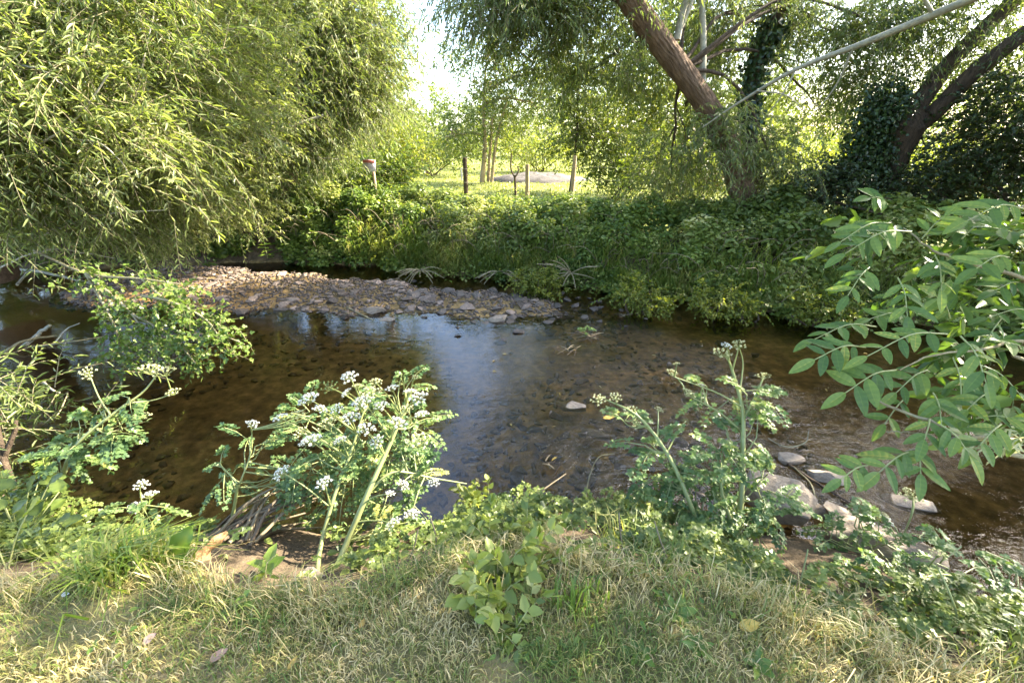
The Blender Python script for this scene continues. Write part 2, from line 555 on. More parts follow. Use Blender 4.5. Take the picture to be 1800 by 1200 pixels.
def water_mat():
    m, nt, out = new_mat('stream water')
    lk = nt.links.new
    geo = N(nt, 'ShaderNodeNewGeometry')
    mp = N(nt, 'ShaderNodeMapping')
    mp.inputs['Rotation'].default_value = (0, 0, R(20))
    mp.inputs['Scale'].default_value = (1, 1.7, 1)
    lk(geo.outputs['Position'], mp.inputs[0])
    a = N(nt, 'ShaderNodeTexNoise', Scale=2.6, Detail=3, Roughness=.5)
    b = N(nt, 'ShaderNodeTexNoise', Scale=11, Detail=4, Roughness=.6)
    b.inputs['Distortion'].default_value = .6
    for x in (a, b):
        lk(mp.outputs[0], x.inputs['Vector'])
    c = N(nt, 'ShaderNodeTexNoise', Scale=7.0, Detail=2, Roughness=.5)
    c.inputs['Distortion'].default_value = .4
    lk(mp.outputs[0], c.inputs['Vector'])
    rf = N(nt, 'ShaderNodeAttribute', attribute_name='riffle').outputs['Fac']
    ml = N(nt, 'ShaderNodeMath', operation='MULTIPLY'); lk(b.outputs[0], ml.inputs[0]); lk(rf, ml.inputs[1])
    ad = N(nt, 'ShaderNodeMath', operation='MULTIPLY_ADD'); lk(a.outputs[0], ad.inputs[0]); ad.inputs[1].default_value = .05; lk(ml.outputs[0], ad.inputs[2])
    ac = N(nt, 'ShaderNodeMath', operation='MULTIPLY_ADD'); lk(c.outputs[0], ac.inputs[0]); ac.inputs[1].default_value = .05; lk(ad.outputs[0], ac.inputs[2])
    bp = N(nt, 'ShaderNodeBump', Strength=.9, Distance=.05)
    lk(ac.outputs[0], bp.inputs['Height'])
    fr = N(nt, 'ShaderNodeFresnel', IOR=1.6)
    lk(bp.outputs[0], fr.inputs['Normal'])
    gl = N(nt, 'ShaderNodeBsdfGlossy', Roughness=.0)
    lk(bp.outputs[0], gl.inputs['Normal'])
    tr = N(nt, 'ShaderNodeBsdfTransparent')
    dp = N(nt, 'ShaderNodeAttribute', attribute_name='depth').outputs['Fac']
    tint = ramp(nt, dp, [(0, (.95, .90, .76)), (.5, (.86, .76, .56)), (.75, (.38, .30, .17)), (1, (.20, .15, .08))])
    lk(tint.outputs[0], tr.inputs[0])
    mx = N(nt, 'ShaderNodeMixShader')
    lk(fr.outputs[0], mx.inputs[0]); lk(tr.outputs[0], mx.inputs[1]); lk(gl.outputs[0], mx.inputs[2])
    lk(mx.outputs[0], out.inputs[0])
    return m


M['ground'] = ground_mat()
M['water'] = water_mat()

# ------------------------------------------------------------------ the ground
ZW = -0.75
NX = [-400, -14, -10, -6, -3.8, -2.98, -2.07, -1.14, -.56, 0, .81, 1.33, 1.98, 2.34, 2.62, 3.0, 3.6, 5, 8, 14, 400]
NY = [-60, 3.6, 3.3, 2.9, 2.43, 2.22, 2.0, 2.05, 2.18, 2.25, 2.25, 2.12, 2.05, 1.85, 1.5, .8, -.4, -2.6, -6, -13, -500]
NY[0] = 40
FX = [-400, -14, -10, -7.6, -6.06, -3.58, -1.56, 0, 1.03, 2.34, 3.49, 4.98, 6.63, 9, 14, 400]
FY = [45, 8.4, 8.2, 8.65, 8.95, 8.9, 8.25, 7.75, 7.45, 6.75, 6.2, 6.0, 5.04, 3.2, -1.5, -480]


def near_edge(x):
    return np.interp(x, NX, NY) + .05 * np.sin(x * 3.1) + .03 * np.sin(x * 7.7 + 1)


def far_edge(x):
    return np.interp(x, FX, FY) + .08 * np.sin(x * 2.3 + 1) + .05 * np.sin(x * 6.1)


def bank_w(x):
    return np.interp(x, [-3, -2.06, -1.62, -1.24, -.65, -.35, 0, .46, .87, 1.26, 1.52, 3], [.98, .86, .87, .93, 1.10, .90, .97, 1.07, 1.18, 1.17, 1.28, 1.3])


BAR_A, BAR_B = np.array([-6.6, 7.6]), np.array([.35, 6.3])


def bar_dist(x, y):
    """how far outside the gravel bar's outline (negative inside), in metres"""
    d = BAR_B - BAR_A
    t = np.clip(((x - BAR_A[0]) * d[0] + (y - BAR_A[1]) * d[1]) / (d @ d), 0, 1)
    q = np.hypot(x - BAR_A[0] - t * d[0], y - BAR_A[1] - t * d[1])
    return q - (1.15 - .75 * t ** 1.3 + .10 * np.sin(t * 23) + .06 * np.sin(t * 51 + 1)), t


def height(x, y):
    x = np.asarray(x, float)
    y = np.asarray(y, float)
    dn = (near_edge(x) - y) / bank_w(x)
    df = y - far_edge(x)
    bed = -.96 + .035 * vn(x * 1.3, y * 1.3) + .02 * vn(x * 5, y * 5, 2)
    bed = bed + .15 * np.exp(-((x + 6.3) ** 2 / 5 + (y - 6.0) ** 2 / 1.2))          # sandy shoal at the left
    bed = bed + .08 * np.exp(-((x - 1.2) ** 2 / 2.5 + (y - 4.2) ** 2 / 1.6))       # riffle
    bed = bed - .34 / (1 + np.exp(-(x - 2.3) * 3))
    bd, t = bar_dist(x, y)
    bar = np.interp(bd, [-.9, -.4, 0, .5], [-.665, -.69, -.755, -.96])
    bed = np.maximum(bed, bar)
    zn = np.interp(dn, [-.6, -.12, 0, .15, .5, .88, 1.0, 1.2], [-1.1, -.9, -.78, -.64, -.40, -.12, -.03, 0]) \
        + np.where(dn > .1, .018 * vn(x * 4, y * 4, 4), 0)
    zf = np.interp(df, [-.45, 0, .25, .8, 1.3, 3], [-1.1, -.78, -.5, -.12, 0, 0]) + np.where(df > 0, .02 * vn(x * 2, y * 2, 1), 0)
    far = np.maximum(df - 10, 0)
    zf = zf + .006 * far
    return np.maximum(np.maximum(zn, zf), bed)


def axis(lo, hi, st, far, n):
    a = np.arange(lo, hi + 1e-6, st)
    g1 = lo - np.geomspace(st * 2, far + lo, n)[::-1]
    g2 = hi + np.geomspace(st * 2, far - hi, n)
    return np.concatenate([g1, a, g2])


gx = axis(-9, 9, .07, 450, 34)
gy = axis(-2, 12, .07, 450, 34)
X, Y = np.meshgrid(gx, gy)
Z = height(X, Y)
g = Geo()
nx, ny = len(gx), len(gy)
i = (np.arange(ny - 1)[:, None] * nx + np.arange(nx - 1)[None, :]).ravel()
g.add(np.stack([X, Y, Z], -1).reshape(-1, 3), np.stack([i, i + 1, i + nx + 1, i + nx], 1))
ground = g.build('ground', M['ground'], smooth=True, kind='structure')


def set_att(o, nm, val):
    a = o.data.attributes.new(nm, 'FLOAT', 'POINT')
    a.data.foreach_set('value', np.asarray(val, np.float32).ravel())


DN = (near_edge(X) - Y) / bank_w(X)
DF = Y - far_edge(X)
set_att(ground, 'lawn', np.clip((DN - .9) / .15 + .3 * vn(X * 6, Y * 6), 0, 1))
set_att(ground, 'bed', ((DN < .0) & (DF < .05)).astype(float))
set_att(ground, 'field', np.clip((DF - 1.6) / .5, 0, 1))
set_att(ground, 'sand', np.clip(1.3 * np.exp(-((X + 6.3) ** 2 / 5 + (Y - 6.0) ** 2 / 1.0)) + .4 * np.clip(vn(X * 2.1, Y * 2.6, 3) - .55, 0, 1) * 2
                                - .1, 0, .9) * ((DN < 0) & (DF < 0)))

# ------------------------------------------------------------------ the water
wx = np.arange(-16, 16.01, .11)
wy = np.arange(-12, 11.01, .11)
X2, Y2 = np.meshgrid(wx, wy)
g = Geo()
nx, ny = len(wx), len(wy)
i = (np.arange(ny - 1)[:, None] * nx + np.arange(nx - 1)[None, :]).ravel()
g.add(np.stack([X2, Y2, np.full_like(X2, ZW)], -1).reshape(-1, 3), np.stack([i, i + 1, i + nx + 1, i + nx], 1))
water = g.build('water', M['water'], smooth=True, kind='structure')
set_att(water, 'riffle', np.clip((.012 + 1.15 / (1 + np.exp(-(X2 - .5 + .25 * (4 - Y2)) * 3.2)) * np.clip(1 - (Y2 - 4.6) / 2.5, .15, 1)) * (.55 + .6 * vn(X2 * 2.2, Y2 * 3.1, 14)) * np.clip((3.2 - X2) / 1.2, .12, 1), .01, 1.3))


set_att(water, 'depth', np.clip((ZW - height(X2, Y2)) / .42, 0, 1))


# ------------------------------------------------------------------ stones
def stone_mesh(name, seed, mat, npts=16, flat=.42, bevel=False, cube=.35):
    q = np.random.default_rng(seed)
    p = nrm(q.normal(0, 1, (npts, 3)))
    p = p * (np.abs(p).max(1, keepdims=True) ** -cube)
    p = p * q.uniform(.85, 1.1, (npts, 1)) * np.array([.5, q.uniform(.32, .45), .5 * flat])
    bm = bmesh.new()
    for v in p:
        bm.verts.new(v)
    bmesh.ops.convex_hull(bm, input=bm.verts)
    for v in [v for v in bm.verts if not v.link_faces]:
        bm.verts.remove(v)
    if bevel:
        bmesh.ops.bevel(bm, geom=bm.edges[:], offset=.025, segments=2, affect='EDGES', profile=.6)
    me = bpy.data.meshes.new(name)
    bm.to_mesh(me)
    bm.free()
    me.materials.append(mat)
    return me


stones = [stone_mesh('stone', 100 + q, M['stone'], 15, [.3, .36, .45, .28][q % 4]) for q in range(12)]
M['wet_stone'] = solid_mat('wet river stone', (.05, .04, .034), (.115, .092, .076), 12, .45, .35, c3=(.18, .145, .12), per_obj=.4)
wet_stones = [stone_mesh('stone', 100 + q, M['wet_stone'], 15, [.3, .36, .45, .28][q % 4]) for q in range(12)]
# low mound of pebbles under the larger stones: small hulls joined
pebs = [stone_mesh('pebble', 300 + q, M['stone'], 9, .5) for q in range(5)]
pebV = []
for me in pebs:
    v = np.array([w.co[:] for w in me.vertices])
    f = np.array([p.vertices[:] for p in me.polygons])
    pebV.append((v, f))


def rotz(v, a):
    c, s = np.cos(a), np.sin(a)
    return np.stack([v[:, 0] * c - v[:, 1] * s, v[:, 0] * s + v[:, 1] * c, v[:, 2]], 1)


def scatter_pebbles(g, P, S):
    for p, s in zip(P, S):
        v, f = pebV[rng.integers(5)]
        g.add(rotz(v, rng.uniform(0, 6.28)) * s + p, f, rng.uniform())


def bar_points(n, inside=-0.02, tmin=0., tmax=1.):
    out = []
    while len(out) < n:
        x, y = rng.uniform(-8, .9), rng.uniform(5.3, 9)
        d, t = bar_dist(x, y)
        if d < inside and tmin <= t <= tmax and y < far_edge(x) - .1:
            out.append((x, y))
    return np.array(out)


bar_root = thing('gravel_bar', 'low bar of flat reddish grey stones reaching into the stream', 'gravel bar', (-3, 7, -.75))
del bar_root['category']
bar_root['kind'] = 'structure'
bp_ = bar_points(110, .06, .0, .55)
bp2 = bar_points(190, .30, .45, 1.0)
for x, y in np.vstack([bp_, bp2]):
    d, t = bar_dist(x, y)
    s = rng.uniform(.09, .18) + .10 * rng.uniform() ** 3 + .03 * t
    z = max(float(height(x, y)), -.80) + s * .05
    place('stone', (wet_stones if rng.uniform() < np.clip((t - .5) * 1.6, 0, .75) or d > .0 else stones)[rng.integers(12)], bar_root, (x, y, z), (rng.normal(0, .18), rng.normal(0, .18), rng.uniform(0, 6.28)), (s, s * rng.uniform(.8, 1.1), s * rng.uniform(.8, 1.3)))
g = Geo()
P = bar_points(5200, .16)
S = rng.uniform(.03, .10, len(P))
z = np.maximum(height(P[:, 0], P[:, 1]), -.8) + S * .1
scatter_pebbles(g, np.column_stack([P, z]), S)
g.build('pebbles', M['stone'], bar_root, kind='stuff')

# loose pebbles on the stream bed
g = Geo()
P = np.column_stack([rng.uniform(-5, 6, 5200), rng.uniform(1.6, 8.5, 5200)])
ok = (P[:, 1] > near_edge(P[:, 0]) - .1) & (P[:, 1] < far_edge(P[:, 0])) & (vn(P[:, 0] * 1.1, P[:, 1] * 1.1, 8) > -.25) & (P[:, 0] < 2.7)
P = P[ok]
S = rng.uniform(.03, .13, len(P))
scatter_pebbles(g, np.column_stack([P, height(P[:, 0], P[:, 1]) + S * .08]), S)
M['bed_stone'] = solid_mat('wet bed stone', (.07, .052, .03), (.19, .14, .08), 14, .6, .3, c3=(.34, .25, .14))
o = g.build('bed_gravel', M['bed_stone'], kind='stuff')
tag(o, 'brown gravel and small stones covering the stream bed under water', 'gravel', kind='stuff')

# bigger rocks on their own: (px, py, world z of centre, length, width, height, yaw, label)
rocks = [
    (1372, 876, -.62, .44, .33, .30, -.7, 'largest pale angular rock right behind the tall green dropwort'),
    (1427, 893, -.72, .18, .12, .09, -.5, 'small pale stone just right of the large angular rock'),
    (1482, 905, -.70, .29, .18, .11, -.4, 'flat pinkish stone between the angular rock and the broad slab'),
    (1545, 955, -.66, .60, .36, .18, -.35, 'broad flat slab half hidden by small dropwort at the right bank'),
    (1455, 838, -.73, .36, .18, .11, -.45, 'wet pale-topped slab under the lowest ash leaves'),
    (1388, 806, -.74, .20, .16, .08, .2, 'dark wet rock with a white patch beside the tall dropwort'),
    (1600, 885, -.77, .34, .16, .10, -.3, 'olive algae-covered rock sunk in the water by the cream umbel'),
    (1008, 716, -.775, .26, .14, .08, -.3, 'grey flat rock alone in mid stream'),
    (1045, 762, -.80, .28, .17, .08, -.5, 'dark sunken rock next to the grey one in mid stream'),
    (510, 1052, -.22, .22, .15, .08, .3, 'brown flat stone at the foot of the white-flowered dropwort'),
    (545, 1030, -.26, .20, .13, .08, -.6, 'dark slab leaning behind the flat brown stone on the near bank'),
    (485, 1068, -.16, .13, .10, .07, .7, 'pale pinkish stone at the edge of the mown grass'),
    (430, 950, -.55, .25, .16, .10, .3, 'dark stone among the bundle of dead stems'),
    (1090, 985, -.30, .16, .10, .09, .1, 'grey stone sunk in the bank under the tall dropwort'),
    (1045, 985, -.28, .10, .08, .07, .5, 'small grey stone beside the bigger one in the near bank'),
    (660, 545, -.72, .32, .18, .10, .1, 'dark wet stone at the front tip of the gravel bar'),
    (875, 560, -.73, .30, .16, .08, .2, 'long wet stone just off the gravel bar by the sky reflection'),
    (680, 562, -.75, .26, .14, .07, -.2, 'low stone in the water before the gravel bar'),
    (1070, 497, -.70, .2, .14, .12, .1, 'sunlit tan stone by the far bank beyond the gravel bar'),
]
for n_, (x, y, z, a, b, c, yaw, lab) in enumerate(rocks):
    me = stone_mesh('rock', 500 + n_, M['rock'], 22, 1.0, True, .5)
    v = np.array([q.co[:] for q in me.vertices])
    ext = v.max(0) - v.min(0)
    o = place('rock', me, None, pz(x, y, z), (rng.normal(0, .1), rng.normal(0, .1), yaw), (a / ext[0], b / ext[1], c / ext[2]))
    tag(o, lab, 'rock', 'loose rocks at the water')

# scattered stones standing in the riffle
riff = thing('riffle_stone_bed', 'scatter of dark stones breaking the riffle in mid stream', 'stones', (1, 5.5, -.8))
del riff['category']
riff['kind'] = 'structure'
for q_ in range(170):
    x, y = pz(rng.uniform(880, 1330), rng.uniform(545, 900), -.8)[:2] if q_ < 80 else pz(rng.normal(960, 90), rng.normal(550, 22), -.8)[:2]
    if y < near_edge(x) + .2:
        continue
    s = rng.uniform(.07, .2)
    place('stone', wet_stones[rng.integers(12)], riff, (x, y, ZW - (rng.uniform(.015, .10) if q_ < 80 else rng.uniform(-.012, .05))), (rng.normal(0, .2), rng.normal(0, .2), rng.uniform(0, 6.28)), (s, s * .9, s))

#=====VEG
# ------------------------------------------------------------------ trees and shrubs
def tree(name, label, base, trunk, tr, blobs, leaf, bark='bark', cat='tree', group=None, limb_r=.05, sides=10, limb_from=.45,
         ridge=0.0, rings=24, **kw):
    root = thing(name, label, cat, base, group)
    tp = spline([base] + list(trunk), rings)
    g = Geo()
    tube(g, tp, tr, sides, .5, ridge=ridge)
    g.build('trunk', M[bark], root, smooth=True)
    up = tp[int(len(tp) * limb_from):]
    for c, rad, w in blobs:
        c = np.asarray(c)
        q = up[np.argmin(np.linalg.norm(up - c, axis=1) + np.maximum(0, up[:, 2] - c[2]) * 2)]
        if np.linalg.norm(c - q) < .25:
            continue
        mid = (q + c) / 2 + np.array([0, 0, .16 * np.linalg.norm(c - q)]) + rng.normal(0, .08, 3)
        e = c + (c - mid) * .3
        g = Geo()
        L = spline([q, mid, c, e], 12)
        tube(g, L + rng.normal(0, .012, L.shape), [limb_r, limb_r * .6, limb_r * .25], 6)
        for _ in range(4):                      # forks
            s = L[rng.integers(4, 11)]
            t = c + in_ball(1)[0] * np.asarray(rad) * .95
            tube(g, spline([s, (s + t) / 2 + rng.normal(0, .1, 3) + np.array([0, 0, .08]), t], 7), [limb_r * .4, limb_r * .12], 4)
        g.build('limb', M['bark_dark' if bark == 'bark' else bark], root, smooth=True)
    gl, gt = Geo(), Geo()
    crown(gl, gt, blobs, **kw)
    gl.build('crown', M[leaf], root)
    gt.build('twigs', M['twig'], root, kind='stuff')
    return root


def bl(x, y, Y, rx, ry, rz, w=1.0):
    return (pY(x, y, Y), (rx, ry, rz), w)


A3 = np.array
# big willow over the left of the stream
W1 = tree('willow_tree', 'big bright willow overhanging the left of the stream with long narrow leaves', A3([-8.2, 6.6, -.3]),
     [A3([-7.6, 6.3, 1.2]), A3([-7.0, 6.2, 2.8]), A3([-6.4, 6.4, 5])], [.3, .2, .12, .06],
     [bl(30, 100, 4.4, 1.3, .8, .8, 1.2), bl(150, 250, 4.9, 1.2, .8, .7, 1.2), bl(0, 265, 4.6, 1.0, .7, .42), bl(90, 345, 5.8, 1.2, .7, .25, .8),
      bl(260, 350, 6.3, 1.0, .6, .4, .8), bl(250, 120, 5.8, 1.3, 1.0, .9, 1.2), bl(120, -60, 5.0, 1.5, 1, .8), bl(-120, 200, 4.6, 1.2, 1, 1.2, .8),
      bl(330, 290, 7.2, 1.0, .8, .6), bl(300, 30, 6.8, 1.3, 1.1, 1.0), bl(180, -260, 6.0, 1.7, 1.3, 1.1, 1.1), bl(60, -460, 6.5, 2, 1.4, 1.2, 1), bl(-60, -300, 5.5, 1.6, 1.3, 1.2, 1), bl(-350, 0, 6, 1.8, 1.5, 1.6, 1), (A3([-8, 6.8, 6.6]), (2.0, 1.5, 1.6), 1.1), (A3([-6.6, 7.4, 7.6]), (1.6, 1.4, 1.5), .9), (A3([-9.6, 7.4, 4.8]), (1.8, 1.5, 1.6), 1), (A3([-9.2, 6.4, 2.4]), (1.5, 1.1, 1.2), 1), (A3([-10.8, 7.2, 4.2]), (1.8, 1.4, 1.5), 1), (A3([-10.6, 6.0, 6.2]), (1.8, 1.4, 1.5), .9),  # off-view blobs here added to keep bright sky out of the reflection
      bl(-10, 745, 2.7, .08, .08, .05, .12), bl(370, 170, 7.4, .9, .8, .9), bl(360, 330, 8.2, .9, .7, .6, .9)],
     'willow', group='waterside willows', limb_r=.05, tw=32, clumps=24, L=.5, droop=.28, k=14, leafL=.088, leafW=.0155, shape='lance6', sig=.24, rbase=.52, hang=.2, upb=.1, outward=.35)

for pts, r0 in (([pY(-40, 330, 4.6), pY(40, 270, 4.3), pY(130, 215, 4.2), pY(190, 130, 4.3)], .014), ([pY(-30, 120, 4.6), pY(60, 118, 4.0), pY(110, 150, 3.9)], .010), ([pY(150, 330, 4.9), pY(215, 215, 4.8), pY(262, 60, 5.0), pY(275, 0, 5.2)], .012),
                ([pY(60, 420, 5.0), pY(170, 380, 4.6), pY(290, 370, 4.8)], .012), ([pY(110, 240, 4.4), pY(190, 260, 4.2), pY(240, 330, 4.3)], .009), ([pY(-20, 480, 4.8), pY(80, 440, 4.6), pY(200, 452, 4.9)], .012)):
    g = Geo()
    tube(g, spline(pts, 14) + rng.normal(0, .006, (14, 3)), [r0, r0 * .4], 6)
    g.build('limb', M['bark_pale'], W1, smooth=True)

tree('willow_tree', 'dense grey-green willow behind the gravel bar beside the sky gap', A3([-5.2, 10.6, 0]),
     [A3([-5.0, 10.3, 1.4]), A3([-4.6, 10.2, 3.2]), A3([-4.6, 10.2, 6])], [.28, .2, .12, .06],
     [bl(500, 120, 9.0, 1.5, 1.0, 1.2, 1.3), bl(600, 60, 9.6, 1.1, 1.0, 1.0), bl(630, 130, 9.8, .65, .8, .6, .6), bl(430, 230, 8.6, 1.2, .8, .7), bl(540, 215, 9.6, 1.0, .7, .6, .8),
      bl(630, 165, 10.8, .8, .5, .5, .6), bl(420, 30, 9, 1.4, 1.2, 1.2, 1.2), bl(400, 150, 8.4, 1.0, .8, .9, 1), bl(600, 150, 9.4, 1.0, .8, .8, 1), bl(630, 30, 9.8, .65, .8, .8, .8), bl(470, -60, 9.6, 1.2, 1.2, 1.0), bl(410, -170, 9.6, 1.2, 1.2, 1.1), bl(380, -330, 9.6, 1.2, 1.2, 1.1, .8)],
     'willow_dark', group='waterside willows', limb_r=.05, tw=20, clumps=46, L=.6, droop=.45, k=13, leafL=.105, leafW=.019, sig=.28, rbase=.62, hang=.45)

# the leaning willow right of the middle
W3 = tree('willow_tree', 'thick brown willow trunk leaning left over the far bank', pY(1320, 400, 8.0),
          [pY(1303, 330, 8.0), pY(1272, 240, 7.8), pY(1228, 165, 7.6), pY(1165, 80, 7.3), pY(1105, -5, 7.0), pY(1050, -120, 6.8), pY(1020, -260, 6.8)],
          [.25, .20, .17, .155, .145, .135, .11, .08],
          [bl(890, -10, 7.2, .8, .7, .45, 1.0), (A3([.15, 8.5, 6.4]), (.9, .8, .8), 1), (A3([.4, 6.6, 7.0]), (1, .9, .7), .9), (A3([.9, 7.4, 4.6]), (.7, .6, .6), .6), (A3([1.4, 8.0, 5.6]), (.9, .8, .8), .8), (A3([.2, 8.6, 7.8]), (1, .8, .8), .6), bl(950, 40, 8.0, 1.0, .7, .6, 1.2), bl(1060, 110, 8.8, .8, .7, .55, .8), bl(1050, -40, 7.5, .9, .8, .5, .8),  # the high unseen blobs are added to narrow the sky's reflection
           bl(1200, 30, 9.2, 1.1, .8, .8), bl(1330, 40, 9.0, 1.2, .9, .8), bl(1450, 50, 9.0, 1.1, .9, .7, .9), bl(1420, 170, 9.4, 1.0, .6, .6, .6), bl(1560, 60, 8.4, 1.1, .8, .6, .8),
           bl(1300, -150, 8.3, 1.5, 1.1, .9, .8), bl(1150, -200, 7.6, 1.1, 1, .8, .6), bl(1180, 290, 8.6, .6, .5, .5, .6), bl(1250, 240, 7.6, .4, .4, .35, .35), bl(1360, 290, 7.8, .45, .4, .5, .5)],
          'willow_dark', 'bark', group='waterside willows', limb_r=.032, sides=72, rings=160, ridge=.075, limb_from=.5,
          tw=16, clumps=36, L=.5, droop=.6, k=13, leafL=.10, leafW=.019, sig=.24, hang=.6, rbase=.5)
g = Geo()
for pts, r0 in (([pY(1190, 70, 7.4), pY(1200, 20, 7.4), pY(1218, -30, 7.3)], .05), ([pY(1180, 90, 7.4), pY(1205, 30, 7.5), pY(1225, -20, 7.6)], .035),
                ([pY(1235, 150, 7.6), pY(1236, 60, 7.8), pY(1232, -20, 8)], .05)):
    tube(g, spline(pts, 12), [r0, r0 * .8], 8)
g.build('side_shoots', M['bark_pale'], W3, smooth=True, kind='stuff')
g = Geo()
ivp = spline([pY(1335, 340, 8.4), pY(1318, 230, 8.5), pY(1326, 130, 8.5), pY(1352, 60, 8.5), pY(1378, 0, 8.5), pY(1400, -100, 8.5)], 50)
tube(g, ivp, [.11, .10, .09, .08, .06], 12, ridge=.04)
st2 = g.build('second_stem', M['bark_dark'], W3, smooth=True)
g = Geo()
n = 1500
q = ivp[rng.integers(10, 33, n)] + nrm(rng.normal(0, 1, (n, 3))) * rng.uniform(.06, .24, (n, 1)) + rng.normal(0, .03, (n, 3))
leaves(g, q, rng.normal(0, .5, (n, 3)) + A3([0, -.2, -.7]), rng.normal(0, .5, (n, 3)) + A3([0, -.8, .4]), rng.uniform(.06, .1, n), .07, rng.uniform(0, 1, n), 'ovate')
g.build('ivy', M['ivy'], st2)

# pollarded willow at the right with two thick limbs
pb = pY(1540, 380, 8.0)
W4 = thing('pollard_willow', 'dark ivy-grown pollard willow with two thick limbs rising to the right', 'tree', pb, 'waterside willows')
g = Geo()
tube(g, spline([pb, pY(1548, 330, 8.0), pY(1562, 280, 8.0), pY(1580, 225, 8.0), pY(1598, 195, 8.0)], 50), [.30, .24, .25, .33, .22], 36, ridge=.07)
g.build('trunk', M['bark_dark'], W4, smooth=True)
for pts, rr in (([pY(1590, 235, 8.0), pY(1640, 200, 7.9), pY(1710, 130, 7.7), pY(1780, 75, 7.5), pY(1900, -20, 7.3)], [.16, .13, .115, .10, .08]),
                ([pY(1585, 220, 8.0), pY(1620, 175, 8.1), pY(1670, 110, 8.1), pY(1735, 45, 8.1), pY(1800, -20, 8.1), pY(1850, -120, 8)], [.17, .14, .12, .11, .10, .08])):
    g = Geo()
    tube(g, spline(pts, 40), rr, 18, ridge=.04)
    g.build('limb', M['bark_dark'], W4, smooth=True)
g, gt = Geo(), Geo()
crown(g, gt, [bl(1640, 60, 8.6, 1.3, .9, .7, .9), bl(1530, 170, 8.8, .8, .7, .6, .5), bl(1750, 150, 8.4, .9, .9, .8, .6), bl(1700, -80, 8.4, 1.6, 1.1, .8, .8), bl(1850, 30, 7.8, 1.3, 1, .9, .6),
              bl(1780, -220, 8.2, 1.5, 1.1, .9, .5)],
      tw=16, clumps=36, L=.5, droop=.6, k=13, leafL=.10, leafW=.019, hang=.6, rbase=.45)
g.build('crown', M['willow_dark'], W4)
gt.build('twigs', M['twig'], W4, kind='stuff')
g = Geo()
n = 7000
c = np.vstack([spline([pY(1520, 330, 7.8), pY(1525, 260, 7.8), pY(1545, 200, 7.8), pY(1570, 175, 7.9)], 40), spline([pY(1460, 330, 7.9), pY(1500, 300, 7.8), pY(1530, 270, 7.8)], 20)])
q = c[rng.integers(0, len(c), n)] + nrm(rng.normal(0, 1, (n, 3))) * (rng.uniform(0, 1, (n, 1)) ** .5) * A3([.40, .3, .38]) * (1 + .5 * vn(np.arange(n) * .0, np.arange(n) * .37)[:, None]) + rng.normal(0, .05, (n, 3))
leaves(g, q, rng.normal(0, .6, (n, 3)) + A3([0, -.2, -.6]), rng.normal(0, .7, (n, 3)) + A3([0, -.6, .4]), rng.uniform(.035, .085, n), .045, rng.uniform(0, 1, n), 'ovate')
g.build('ivy', M['ivy'], W4)


def bush(name, label, blobs, leaf, cat='bush', group=None, ground_z=None, **kw):
    c = np.mean([b[0] for b in blobs], axis=0)
    base = A3([c[0], c[1], float(height(c[0], c[1]))])
    root = thing(name, label, cat, base, group)
    gl, gt = Geo(), Geo()
    crown(gl, gt, blobs, **kw)
    gl.build('foliage', M[leaf], root)
    for b in blobs:
        for _ in range(3):
            e = b[0] + rng.normal(0, .4, 3) * A3(b[1])
            s = base + A3([rng.normal(0, .15), rng.normal(0, .12), -.05])
            tube(gt, spline([s, (s + e) / 2 + rng.normal(0, .1, 3), e], 6), [.03, .01], 4)
    gt.build('branches', M['bark_dark'], root, kind='stuff')
    return root


far_kw = dict(tw=8, clumps=30, L=.7, droop=.2, k=7, leafL=.14, leafW=.07, shape='ovate', sig=.3, hang=.1)
mid_kw = dict(tw=9, clumps=32, L=.45, droop=.25, k=8, leafL=.085, leafW=.045, shape='ovate', sig=.2, hang=.15)
# right-hand dark shrub, off-view blobs added to shade the water
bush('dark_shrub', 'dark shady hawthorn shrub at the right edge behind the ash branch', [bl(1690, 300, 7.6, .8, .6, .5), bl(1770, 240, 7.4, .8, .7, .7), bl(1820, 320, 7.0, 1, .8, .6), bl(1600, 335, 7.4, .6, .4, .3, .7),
     bl(1450, 325, 7.6, .5, .4, .25, .7), bl(1860, 160, 7.2, .9, .8, .8), (A3([7.6, 4.9, 1.5]), (1, .8, .9), 1.2), (A3([8.3, 5.6, 2.7]), (1.2, 1, 1), 1.2), (A3([6.9, 4.6, .5]), (.5, .5, .6), .8), (A3([8.6, 4.4, 1.4]), (1, .8, 1.1), 1.3), (A3([9.0, 4.2, 2.8]), (1.2, 1, 1), 1.3), (A3([9.8, 3.4, 1.8]), (1.1, .9, 1.2), 1.3), (A3([8.2, 3.7, 2.1]), (.9, .7, .8), 1.5), (A3([9.0, 3.3, 3.2]), (1, .8, .8), 1.5), (A3([7.6, 4.0, 1.1]), (.7, .5, .7), 1.3), (A3([7.5, 5.4, 3.6]), (1.1, .9, 1.0), 1.4), (A3([8.5, 6.4, 4.7]), (1.4, 1.1, 1.2), 1.4), (A3([7.0, 5.1, 2.3]), (.7, .6, .7), 1.2)], 'dark_leaf', tw=14, clumps=34, L=.35, droop=.3, k=10, leafL=.06, leafW=.04, shape='ovate', sig=.2)
